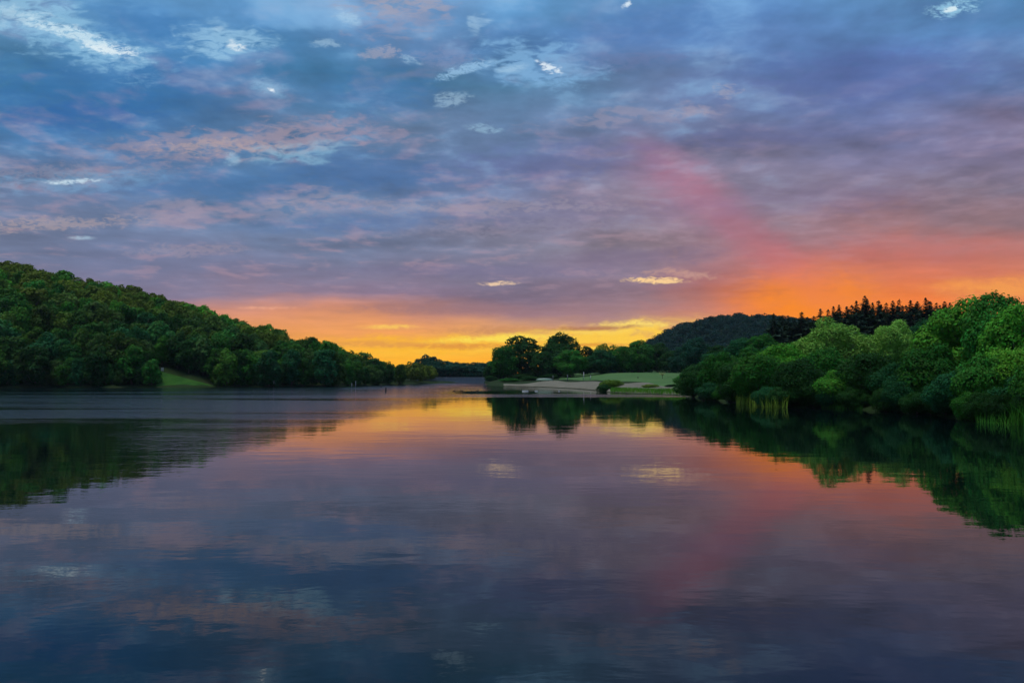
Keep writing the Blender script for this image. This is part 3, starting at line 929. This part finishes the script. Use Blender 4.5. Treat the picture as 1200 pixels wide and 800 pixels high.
# --- middle distance, between lawn and far hill
MIDTREES = [
    (865, 396, 40, 165, TEAL, 'rounded blue-green tree below the highest part of the far dark hill'),
    (893, 392, 36, 160, MIDG, 'rounded lighter green tree below the left end of the conifers'),
    (842, 405, 36, 185, DEEP, 'dark rounded tree below the dome of the far dark hill'),
    (815, 396, 34, 225, HAZE_BLUE, 'tall narrow bluish tree behind the right end of the lawn'),
    (798, 407, 30, 262, HAZE_BLUE, 'bluish tree standing behind the small upper lawn patch'),
    (835, 413, 34, 175, TEAL, 'low blue-green tree just behind the bank shrubs by the lawn'),
    (908, 405, 36, 150, TEAL, 'blue-green tree squeezed below the conifers and above the reed bed'),
    (880, 407, 36, 150, MIDG, 'mid green tree just above the shrub behind the reed bed'),
    (770, 402, 34, 282, DEEP, 'dark tree at the right end of the beach woods where the hill begins'),
    (748, 399, 40, 276, MIDG, 'broad green tree towards the right end of the woods behind the lawn'),
    (784, 411, 30, 272, DEEP, 'low dark tree left of the small upper lawn patch'),
    (726, 405, 36, 268, MIDG, 'mid green rounded tree in the woods behind the lone dark pole'),
    (705, 410, 36, 262, TEAL, 'low blue-green tree behind the two thin white beach posts'),
    (706, 403, 26, 300, OLIVE, 'brownish tree peeping up against the yellow sky behind the beach woods'),
    (688, 406, 26, 286, DEEP, 'slim dark tree just right of the tall domed tree'),
    (654, 402, 46, 272, DEEP, 'dark tree hiding the foot of the tall domed tree from the front left'),
    (657, 391, 44, 278, DEEP, 'tall domed tree, the highest one behind the beach'),
    (668, 410, 40, 258, MIDG, 'lower green tree in front of the tall domed tree'),
    (637, 412, 34, 262, DEEP, 'low dark tree between the wide rounded tree and the tall domed tree'),
    (610, 394, 54, 274, DEEP, 'wide rounded tree behind the left end of the beach'),
    (590, 404, 40, 266, MIDG, 'lower left shoulder tree at the tip of the wooded point'),
    (580, 426, 26, 268, DEEP, 'small bush at the very tip of the wooded point beside the dam'),
]
for px, py, w, y, c, lab in MIDTREES:
    tree_px(K_MID, 'broadleaf_tree', px, py, w, y, c, lab, 'tree', 'trees behind the beach and lawn')
# undergrowth at the back of the beach
for px, py, w, y, c, lab in [
    (575, 440, 14, 262, DEEP, 'small dark bush at the waterline on the wooded point'),
    (597, 443, 22, 244, MIDG, 'low bush between the wooded point and the sand'),
    (611, 438, 30, 262, DEEP, 'dark bush under the wide rounded tree on the wooded point'),
    (626, 432, 30, 270, DEEP, 'dark bush under the trees directly above the upturned boat'),
    (622, 441, 26, 246, DEEP, 'low dark bush at the back of the beach behind the upturned boat'),
    (645, 438, 22, 256, DEEP, 'low dark bush right behind the upturned boat'),
    (717, 445, 26, 146, g(0.11, 0.20, 0.016), 'yellow-green rounded bush at the water where the sand ends'),
    (708, 450, 18, 143, DEEP, 'low dark bush left of the yellow-green bush at the sand'),
    (762, 450, 20, 142, OLIVE, 'low brownish weed clump beside the bright grass strip'),
    (788, 450, 16, 139, DEEP, 'low dark weed clump at the right end of the bright grass strip'),
    (803, 438, 26, 140, MIDG, 'green bush ending the lawn beside the bank shrubs'),
]:
    tree_px(K_SHRUB, 'waterside_bush', px, py, w, y, c, lab, 'bush', 'bushes around the beach and lawn')
# --- conifers on the rise
CON = [(908, 367, 180), (916, 372, 190), (923, 370, 184), (931, 372, 196), (939, 366, 182), (947, 370, 192), (955, 369, 184), (963, 364, 190), (971, 362, 182), (977, 357, 188), (984, 359, 196), (991, 358, 184), (998, 357, 192),
       (1005, 352, 182), (1012, 347, 186), (1021, 354, 194), (1029, 349, 184), (1037, 356, 192), (1046, 351, 184), (1053, 352, 190), (1060, 357, 196), (1068, 350, 184),
       (1076, 354, 192), (1084, 349, 184), (1092, 355, 192), (1099, 352, 186), (1106, 352, 194), (1113, 354, 186), (1122, 356, 192)]
CON += [(px + 4, py + 6, y + 14) for px, py, y in CON[:-1]]
CON += [(px + 1, py + 10, y + 26) for px, py, y in CON[:29:2]]
for i, (px, py, y) in enumerate(CON):
    span = ('at the left end above the reed bed' if px < 935 else 'left of the pale feathery tree' if px < 960 else 'above the pale feathery tree' if px < 1000 else
            'above the dip between the two pale trees' if px < 1025 else 'above the smaller pale feathery tree' if px < 1066 else 'above the blue-green tree in the gap' if px < 1100 else 'beside the big rounded tree')
    lab = ('lower dark conifer in the second rank, ' if i >= 29 else 'tall spired dark conifer, ' if py < 352 else 'shorter spired dark conifer, ') + span
    tree_px(K_CONE, 'conifer_tree', px + random.uniform(-2, 2), py - 1 + random.uniform(-2.0, 3.0), random.uniform(36, 50), y, g(0.020, 0.045, 0.026), lab, 'tree', 'row of dark conifers on the right')

# --- the left hill
spots = []
step = 5.6
yy = 150.0
while yy < 352:
    n_ = int(260 / step)
    for k in range(n_ + 1):
        x = -245 + k * step + random.uniform(-2, 2) + (step / 2 if int(yy / step) % 2 else 0)
        y = yy + random.uniform(-2, 2)
        px = px_of(x, y)
        if px < -25 or px > 505:
            continue
        th = math.atan2(x, y); R_ = float(shore_r(np.array(th)))
        s = math.hypot(x, y) - R_
        if s < 3.0:
            continue
        ys = R_ * math.cos(th)
        yr = max(320.0, ys + 60)
        if y > yr + 12:
            continue
        if 180 < px < 256 and s < 3 + 13 * max(0.0, 1 - (px - 184) / 66) ** 0.8:
            continue
        spots.append((s, px, x, y, ys))
    yy += step
# the water's edge first, evenly
for px in np.arange(-20, 480, 12.5):
    u = (px - 600) / 900 + random.uniform(-0.003, 0.003)
    th = math.atan(u); ys = float(shore_r(np.array(th))) * math.cos(th)
    if 180 < px < 252:
        continue
    y = ys + random.uniform(0.3, 1.6)
    spots.append((0.0, px, u * y, y, ys))
spots.sort(key=lambda t: t[3])
n_ind = 0
rest = []
for s, px, x, y, ys in spots:
    z0 = gz(x, y)
    t = (y - ys) / max(max(320.0, ys + 60) - ys, 1)
    H = (random.uniform(7.0, 11.0) if random.random() < 0.8 else random.uniform(10.5, 12.5)) if s > 0 else random.uniform(6.5, 10.5)
    H *= 1.0 - 0.36 * float(sstep(px, 370, 470))
    if s == 0 and random.random() < 0.35:
        H = random.uniform(4, 6)
    w = H * random.uniform(0.58, 0.92)
    mixk = min(max(t * 1.7 + 0.02 + random.uniform(-0.35, 0.35), 0), 1)  # evening light on the slope put into crown colour: dark low, olive high
    a_, b_ = random.choice([DEEP, MIDG, TEAL, DEEP]), random.choice([OLIVE, FRESH, MIDG, OLIVE, OLIVE])
    col = tuple(a_[i] * (1 - mixk) + b_[i] * mixk for i in range(3)) + (1.0,)
    if n_ind < 292:
        n_ind += 1
        rank = 'at waterline' if s == 0 else 'behind waterline' if s < 8 else 'on lower slope'
        span = ('left of the pale bin' if px < 44 else 'between pale bin and clearing' if px < 182 else 'above the green clearing' if px < 252 else
                'between clearing and bird house' if px < 322 else 'between bird house and marker posts' if px < 415 else 'past the marker posts')
        lum = col[1] + col[0]
        hue = 'olive' if col[0] > 0.075 else 'blue-green' if col[2] > 0.038 else 'dark green' if lum < 0.16 else 'bright green' if lum > 0.23 else 'mid green'
        size = 'low' if H < 7.5 else 'tall' if H > 10.6 else 'middling'
        lab = f'{size} {hue} tree {rank} of left hill, {span}'
        tree(K_SHORE if s < 8 else K_HILL, 'hillside_tree', x, y, z0 + H, w, col, lab, 'tree', lab)
    else:
        for _ in range(2):
            x2, y2 = x + random.uniform(-3, 3), y + random.uniform(-3, 3)
            H2 = random.uniform(5.0, 8.5) if random.random() < 0.88 else random.uniform(8.5, 10.0)
            H2 *= 1.0 - 0.25 * float(sstep(px, 370, 470))
            rest.append((x2, y2, gz(x2, y2), H2, H2 * random.uniform(0.6, 0.85), col))


def crown_mass(name, items, seed, n_leaf, leaf, color, mats, protos=5, label=None):
    """A wood that reads as one mass: many crowns joined in one mesh."""
    rng = np.random.default_rng(seed)
    P = [crown_arrays(rng, n_leaf, leaf, 18, 0.05, 0.42, (0.32, 0.52), ragged=0.10) for _ in range(protos)]
    Vs = []
    for i, (x, y, z, H, w) in enumerate(items):
        V_ = P[i % protos][0]
        a = rng.random() * 6.28
        sx = w / 0.84
        X = (V_[:, 0] * math.cos(a) - V_[:, 1] * math.sin(a)) * sx + x
        Y = (V_[:, 0] * math.sin(a) + V_[:, 1] * math.cos(a)) * sx + y
        Vs.append(np.stack([X, Y, V_[:, 2] * H + z], -1))
    V_ = np.concatenate(Vs)
    o = mesh_obj(name, fast_mesh(name, V_, np.arange(len(V_)).reshape(-1, 4), mats), color=color)
    return tag(o, label, kind='stuff')


crown_mass('hillside_forest', [r[:5] for r in rest], 21, 620, 0.062, g(0.125, 0.170, 0.018), M_LEAF,
           label='upper woods of the left hill, crowns running together up to the skyline')

# --- the dark far hill on the right, one mass of woods
items = []
for k in range(1700):
    px = random.uniform(640, 1010)
    y = random.uniform(400, 640)
    x = (px - 600) / 900 * y
    z = gz(x, y)
    if z < 3 and y > 470:
        continue
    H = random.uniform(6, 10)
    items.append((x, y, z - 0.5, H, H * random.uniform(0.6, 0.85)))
crown_mass('far_forest', items, 22, 260, 0.070, g(0.008, 0.036, 0.042), M_LEAF, label='dark wooded hill far off, beyond the lawn and its trees')  # navy cast of the distance haze mixed into the crown colour

# --- trees beyond the dam
for px, py, w, y in [(494, 424, 16, 380), (500, 419.5, 18, 392), (508, 422, 16, 384), (515, 425, 17, 396), (523, 427, 18, 386), (530, 428.5, 16, 400), (537, 428, 14, 390), (544, 429, 16, 404),
                     (551, 430, 15, 394), (558, 428.5, 14, 402), (565, 429, 14, 396), (571, 428, 16, 400), (578, 427, 16, 396), (505, 427, 22, 372), (527, 431, 26, 376), (550, 432, 26, 378), (488, 428, 18, 366)]:
    tree_px(K_SHORE, 'distant_tree', px, py - 4, w * 1.2, y, HAZE_BLUE, 'bluish broadleaf tree beyond the low dam, ' + ('next to the end of the left shore woods' if px < 510 else 'above the middle of the dam' if px < 546 else 'beside the wooded point'), 'tree', 'trees beyond the dam')

# ------------------------------------------------------------------ the dam at the far end of the lake
pl, pr = on_water(490, 448.6), on_water(572, 448.6)
DY = 322.0
x0, x1 = (486 - 600) / 900 * DY, (571 - 600) / 900 * DY
ztop = at(530, 442.3, DY)[2]
dam = empty('dam', ((x0 + x1) / 2, DY, 0))
tag(dam, 'low pale grey dam wall closing the far end of the lake', 'dam')
Ld = x1 - x0
bm = bmesh.new(); box_bm(bm, (0, 0.6, ztop / 2 - 0.6), (Ld, 1.2, ztop + 0.9), bevel=0.05)
mesh_obj('wall', bm_mesh('dam_wall', bm, M_CONC), dam)
bm = bmesh.new(); box_bm(bm, (0, 0.55, ztop - 0.02), (Ld + 0.2, 1.7, 0.3), bevel=0.04)
mesh_obj('coping', bm_mesh('dam_coping', bm, M_CONC), dam)
bm = bmesh.new(); box_bm(bm, (0, 0, ztop / 2 - 0.35), (0.7, 0.5, ztop + 0.4), bevel=0.03)
bme = bm_mesh('dam_buttress', bm, M_CONC)
for k in range(8):
    mesh_obj('buttress', bme, dam, (-Ld / 2 + Ld * (k + 0.5) / 8, -0.2, 0))

# ------------------------------------------------------------------ reeds and waterside grass
def blades(name, spots_, h, w, color, label):
    C, Fq = [], []
    for (x, y, z) in spots_:
        hh = random.uniform(*h); a = random.uniform(0, 6.28); l = random.uniform(0.02, 0.28) * hh if random.random() < 0.75 else random.uniform(0.4, 0.8) * hh
        ww = w * random.uniform(0.7, 1.3)
        dxv, dyv = math.cos(a), math.sin(a)
        lx, ly = math.cos(a * 3.1) * l, math.sin(a * 3.1) * l
        for (f, wf) in ((0, 1), (0.55, 0.8), (1.0, 0.06)):
            cx, cy, cz = x + lx * f * f, y + ly * f * f, z + hh * f
            C += [(cx - dxv * ww * wf, cy - dyv * ww * wf, cz), (cx + dxv * ww * wf, cy + dyv * ww * wf, cz)]
        b0 = len(C) - 6
        Fq += [(b0, b0 + 1, b0 + 3, b0 + 2), (b0 + 2, b0 + 3, b0 + 5, b0 + 4)]
    o = mesh_obj(name, fast_mesh(name, np.array(C), np.array(Fq), M_LEAF), color=color)
    return tag(o, label, kind='stuff')


def shore_spots(px0, px1, n, s0, s1):
    out = []
    for _ in range(n):
        px = random.uniform(px0, px1); u = (px - 600) / 900; th = math.atan(u)
        s = random.uniform(s0, s1)
        y = (float(shore_r(np.array(th))) + s) * math.cos(th)
        x = u * y
        out.append((x, y, max(gz(x, y), -0.25)))
    return out


blades('reeds', shore_spots(862, 922, 420, -3.5, 0.8), (0.5, 1.6), 0.022, g(0.30, 0.46, 0.05), 'yellow-green reed bed in the water in front of the right bank shrubs')
blades('reeds', shore_spots(1142, 1192, 260, -2.0, 0.6), (0.4, 1.1), 0.013, g(0.10, 0.36, 0.04), 'short green reeds standing in the water near the lone reed stem')
blades('reeds', shore_spots(1184, 1235, 420, -2.2, 1.0), (0.9, 1.9), 0.016, g(0.05, 0.22, 0.02), 'tall green reeds at the right edge of the water')
blades('grass', shore_spots(715, 803, 2600, 0.2, 7.0), (0.25, 0.6), 0.035, g(0.10, 0.28, 0.02), 'bright green marsh grass strip between lawn and water')
blades('grass', shore_spots(962, 1010, 260, -0.6, 0.6), (0.2, 0.5), 0.03, g(0.06, 0.20, 0.03), 'low green water plants below the fresh green bush')


def reed_stem(px, base_py, top_py, label):
    b_ = on_water(px, base_py)
    top = at(px, top_py, b_[1])[2]
    e = empty('tall_reed', (b_[0], b_[1], 0))
    tag(e, label, 'reed')
    mesh_obj('stem', tubes_mesh('reed_stem', [([(0, 0, -0.4), (0.01, 0, top * 0.5), (0.04, 0, top)], [0.013, 0.011, 0.006])], M_REED, 5), e)
    C, Fq = [], []
    for k in range(5):
        z = top * (0.25 + 0.15 * k); a = k * 2.4; L_ = 0.5
        d_ = np.array([math.cos(a), math.sin(a), 0]); n_ = np.array([-math.sin(a), math.cos(a), 0]) * 0.018
        p0, p1, p2 = np.array([0.01, 0, z]), np.array([0.01, 0, z + 0.32]) + d_ * 0.10, np.array([0.02, 0, z + 0.5]) + d_ * 0.26
        q0 = len(C)
        C += [p0 - n_ * .6, p0 + n_ * .6, p1 - n_, p1 + n_, p2 - n_ * .1, p2 + n_ * .1]
        Fq += [(q0, q0 + 1, q0 + 3, q0 + 2), (q0 + 2, q0 + 3, q0 + 5, q0 + 4)]
    mesh_obj('blades', fast_mesh('reed_blades', np.array(C), np.array(Fq), M_LEAF), e, color=g(0.09, 0.26, 0.03))


M_REED = plain('reed_stalk', (0.12, 0.22, 0.04), 0.7, 0, 0.2, 5.0)
reed_stem(1161, 493.5, 468, 'lone tall reed stem standing clear of the others in the water')
reed_stem(1149, 494.5, 487, 'short reed stem in the water just left of the lone tall one')

# a sapling on the lawn, and a dead branch dipping into the water
def sapling(px, base_y, top_py, label, leaf_col):
    x = (px - 600) / 900 * base_y
    z = gz(x, base_y)
    top = at(px, top_py, base_y)[2]
    H = top - z
    e = empty('sapling', (x, base_y, z))
    tag(e, label, 'tree', 'saplings on the lawn')
    tb = [([(0, 0, -0.1), (0.02, 0, H * .4), (0.0, 0, H * .75)], [0.07, 0.055, 0.03])]
    for k in range(6):
        a = k * 1.05
        tb.append(([(0.01, 0, H * .5), (0.4 * math.cos(a), 0.4 * math.sin(a), H * .72), (0.85 * math.cos(a), 0.85 * math.sin(a), H * (0.88 + 0.02 * k))], [0.03, 0.02, 0.008]))
    mesh_obj('trunk', tubes_mesh('sapling_trunk', tb, M_BARK, 5), e)
    rng = np.random.default_rng(int(px))
    C = np.array([[0.85 * math.cos(a) * f, 0.85 * math.sin(a) * f, H * (0.7 + 0.28 * f)] for a in rng.uniform(0, 6.28, 90) for f in [rng.random()]]) + rng.normal(size=(90, 3)) * 0.12
    va = leaf_quads(C, unit(rng.normal(size=C.shape)), 0.10, rng)
    mesh_obj('crown', fast_mesh('sapling_crown', va[0], va[1], M_LEAF), e, color=leaf_col)


sapling(776, 186, 436.5, 'thin sapling on the lawn with a few pale yellow leaves', g(0.42, 0.40, 0.16))
sapling(785, 192, 443, 'smaller thin sapling on the lawn right of the pale-leaved one', g(0.10, 0.18, 0.05))
bpt = on_water(1027, 470)
br = mesh_obj('dead_branch', tubes_mesh('dead_branch', [([(0, 0, -0.25), (0.03, 0, 0.35), (0.3, 0.1, 0.72), (0.62, 0.2, 0.86)], [0.05, 0.045, 0.035, 0.015]),
                                                        ([(0.16, 0.05, 0.55), (0.20, 0.0, 0.85), (0.16, -0.05, 1.05)], [0.025, 0.018, 0.008])], M_PALEBARK, 6), None, (bpt[0] * 0.86, bpt[1] * 0.86, 0))
tag(br, 'bare pale branch curving up out of the water below the dark bank shrubs', 'branch')


# ------------------------------------------------------------------ small things on the shores and the water
def post(name, px, base_py, top_py, y, r, mat, label, cat, group=None, base_z=None, cap=True):
    x = (px - 600) / 900 * y
    z = gz(x, y) if base_z is None else base_z
    top = at(px, top_py, y)[2]
    H = max(top - z, 0.4)
    e = empty(name, (x, y, z))
    tag(e, label, cat, group)
    mesh_obj('shaft', tubes_mesh('post_shaft', [([(0, 0, -0.4), (0, 0, H * 0.5), (0, 0, H)], [r * 1.05, r, r * 0.95])], mat, 10), e)
    if cap:
        mesh_obj('cap', tubes_mesh('post_cap', [([(0, 0, H + 0.003), (0, 0, H + r * 0.5), (0, 0, H + r * 1.1)], [r * 1.25, r * 1.2, r * 0.3])], mat, 10), e)
    return e


post('beach_post', 684, 446, 436, 214, 0.09, M_WHITE, 'taller thin pale post at the back of the beach', 'post', 'thin posts at the back of the beach')
post('beach_post', 692, 446, 440, 214, 0.10, M_WHITE, 'shorter pale post just right of the taller one at the beach', 'post', 'thin posts at the back of the beach')
post('beach_post', 665, 447, 439, 218, 0.10, M_GREYPAINT, 'grey post at the back of the beach below the tall domed tree', 'post', 'thin posts at the back of the beach')
post('beach_post', 648, 447, 440, 222, 0.09, M_GREYPAINT, 'thin grey post at the right end of the upturned boat', 'post', 'thin posts at the back of the beach')
post('lawn_pole', 747.5, 449, 441.5, 190, 0.10, M_DARKWOOD, 'single dark pole standing on the lawn', 'pole')
p = on_water(452.5, 459.3)
post('mooring_post', 452.5, 459, 454.6, p[1], 0.13, M_DARKWOOD, 'nearer dark wooden post rising out of the lit water', 'post', 'wooden posts in the lake', -0.3)
p = on_water(447, 453.9)
post('mooring_post', 447, 454, 451.2, p[1], 0.15, M_DARKWOOD, 'smaller farther dark post in the lit water', 'post', 'wooden posts in the lake', -0.3)
for px, tp, lab in ((417, 446.8, 'taller thin white marker post at the end of the left shore'), (412.5, 449.3, 'shorter white marker post beside the taller one on the left shore')):
    y = float(shore_r(np.array(math.atan((px - 600) / 900)))) * math.cos(math.atan((px - 600) / 900)) - 2.5
    post('marker_post', px, 453, tp, y, 0.12, M_WHITE, lab, 'post', 'white marker posts', 0.0)


def shore_y(px):
    th = math.atan((px - 600) / 900)
    return float(shore_r(np.array(th))) * math.cos(th)


# white bird house on a thin post at the left shore
y = shore_y(322) - 1.2
x = (322 - 600) / 900 * y
e = empty('bird_house', (x, y, 0))
tag(e, 'small white bird house on a thin post at the left waterline', 'bird house')
zb_ = at(322, 449.4, y)[2]
mesh_obj('post', tubes_mesh('house_post', [([(0, 0, -0.5), (0, 0, zb_ * .5), (0, 0, zb_)], [0.045, 0.04, 0.04])], M_DARKWOOD, 8), e)
bm = bmesh.new(); box_bm(bm, (0, 0, zb_ + 0.28), (0.62, 0.5, 0.55), bevel=0.03)
mesh_obj('box', bm_mesh('house_box', bm, M_WHITE), e)
bm = bmesh.new()
for s_ in (-1, 1):
    box_bm(bm, (s_ * 0.2, 0, zb_ + 0.66), (0.5, 0.62, 0.04), bevel=0.01)
for v in bm.verts:
    v.co.z += 0.18 - abs(v.co.x) * 0.55
mesh_obj('roof', bm_mesh('house_roof', bm, M_WHITE), e)

# white notice board at the top of the clearing
y = shore_y(190.5) + 11
x = (190.5 - 600) / 900 * y
z = gz(x, y)
e = empty('notice_board', (x, y, z))
tag(e, 'small white notice board at the top left of the green clearing', 'sign')
zt = max(at(190.5, 430.6, y)[2] - z, 1.0)
bm = bmesh.new(); box_bm(bm, (0, 0, zt - 0.45), (0.75, 0.06, 0.9), bevel=0.01)
mesh_obj('panel', bm_mesh('notice_panel', bm, M_WHITE), e)
for s_ in (-1, 1):
    mesh_obj('leg', tubes_mesh('notice_leg', [([(s_ * 0.3, 0.08, -0.3), (s_ * 0.3, 0.08, zt * .5), (s_ * 0.3, 0.08, zt)], [0.04, 0.04, 0.04])], M_GREYPAINT, 8), e)

# blue booth and a pale bin under the trees at far left
def shore_box(name, px, py_base, y_off, size, body_mat, roof_mat, label, cat):
    y = shore_y(px) + y_off
    x = (px - 600) / 900 * y
    z = gz(x, y)
    e = empty(name, (x, y, z), 0.2)
    tag(e, label, cat)
    bm = bmesh.new(); box_bm(bm, (0, 0, size[2] / 2), size, bevel=0.04)
    mesh_obj('body', bm_mesh(name + '_body', bm, body_mat), e)
    bm = bmesh.new(); box_bm(bm, (0, -size[1] / 2 - 0.02, size[2] * 0.5), (size[0] * .7, 0.04, size[2] * .86), bevel=0.01)
    mesh_obj('door', bm_mesh(name + '_door', bm, roof_mat), e)
    bm = bmesh.new(); box_bm(bm, (0, 0, size[2] + 0.07), (size[0] + .12, size[1] + .12, 0.16), bevel=0.05)
    mesh_obj('roof', bm_mesh(name + '_roof', bm, roof_mat), e)


shore_box('shore_booth', 24.5, 446, 2.0, (1.15, 1.15, 2.2), M_BLUE, M_WHITE, 'small blue and white booth under the trees at far left', 'booth')
shore_box('litter_bin', 42.5, 447, 2.0, (0.8, 0.8, 1.0), M_BOATGREEN, M_BOATGREEN, 'pale green bin under the trees right of the blue booth', 'bin')

# upturned boat at the back of the sand
def hull(L_, B_, H_):
    bm = bmesh.new()
    rows_ = []
    for i in range(13):
        f = i / 12
        wid = B_ * (1 - abs(2 * f - 1) ** 2.6) * (1.0 if f < .5 else 0.96) + 0.02
        r_ = []
        for k in range(9):
            a = math.pi * k / 8
            r_.append(bm.verts.new((L_ * (f - .5), wid * math.cos(a), H_ * math.sin(a) ** 0.7 * (0.55 + 0.45 * (1 - abs(2 * f - 1) ** 3)))))
        rows_.append(r_)
    for i in range(12):
        for k in range(8):
            bm.faces.new((rows_[i][k], rows_[i][k + 1], rows_[i + 1][k + 1], rows_[i + 1][k]))
    bm.faces.new(rows_[0]); bm.faces.new(rows_[-1])
    return bm


y = 226.0; x = (638 - 600) / 900 * y
e = empty('rowing_boat', (x, y, gz(x, y) + 0.3), 0.06)
tag(e, 'pale green rowing boat lying upturned at the back of the sand', 'boat')
mesh_obj('hull', bm_mesh('boat_hull', hull(4.9, 0.8, 0.62), M_BOATGREEN, True), e)
mesh_obj('keel', tubes_mesh('boat_keel', [([(-2.1, 0, 0.56), (0, 0, 0.66), (2.1, 0, 0.56)], [0.04, 0.05, 0.04])], M_WHITE, 6), e)
for s_ in (-1, 1):
    bm = bmesh.new(); box_bm(bm, (s_ * 1.2, 0, -0.16), (0.25, 1.4, 0.3), bevel=0.02)
    mesh_obj('trestle', bm_mesh('boat_trestle', bm, M_DARKWOOD), e)

# floats off the beach
def float_(px, py, L_, r, label):
    p = on_water(px, py)
    e = empty('swim_float', (p[0], p[1], 0.0))
    tag(e, label, 'float', 'white floats off the beach')
    mesh_obj('body', tubes_mesh('float_body', [([(-L_ / 2, 0, r * .5), (-L_ / 2 + r * .5, 0, r * .5), (0, 0, r * .55), (L_ / 2 - r * .5, 0, r * .5), (L_ / 2, 0, r * .5)], [r * .5, r, r, r, r * .5])], M_WHITE, 10), e)
    mesh_obj('ring', tubes_mesh('float_ring', [([(L_ / 2 - 0.02, 0, r * .5), (L_ / 2 + 0.10, 0, r * .55), (L_ / 2 + 0.16, 0, r * .5)], [r * .25, r * .2, r * .1])], M_GREYPAINT, 6), e)


float_(615.5, 458.4, 1.2, 0.12, 'longest white float on the water off the beach')
float_(628.5, 458.3, 0.6, 0.10, 'short white float right of the longest one')
float_(655, 458.4, 0.25, 0.12, 'smallest white float, nearest the middle of the beach')


# ducks on the lit water
def duck(px, py, rz, label):
    p = on_water(px, py)
    e = empty('duck', (p[0], p[1], 0.0), rz)
    tag(e, label, 'duck', 'ducks on the orange water')
    body = tubes_mesh('duck_body', [([(-0.30, 0, 0.12), (-0.22, 0, 0.09), (-0.05, 0, 0.05), (0.12, 0, 0.06), (0.20, 0, 0.13), (0.22, 0, 0.22), (0.24, 0, 0.28), (0.29, 0, 0.29), (0.34, 0, 0.275), (0.38, 0, 0.265)],
                                     [0.02, 0.07, 0.12, 0.11, 0.065, 0.045, 0.05, 0.048, 0.02, 0.012])], M_DUCK, 10)
    mesh_obj('body', body, e)


duck(532, 458.3, 0.2, 'leftmost of three dark ducks on the orange water near the dam')
duck(541, 458.2, 3.0, 'middle one of three dark ducks on the orange water')
duck(559, 458.4, 0.1, 'dark duck closest to the wooded point')

# ------------------------------------------------------------------ evening air
m, T = new_mat('air')
pv = T.node('ShaderNodeVolumePrincipled', {'Color': (0.62, 0.72, 0.90, 1), 'Density': 0.00006, 'Anisotropy': 0.0})
T.node('ShaderNodeOutputMaterial', {'Volume': pv.outputs[0]})
bm = bmesh.new(); box_bm(bm, (0, 0, 36), (1500, 1500, 80))
tag(mesh_obj('haze', bm_mesh('haze', bm, m)), 'thin bluish evening haze over the lake', kind='stuff')
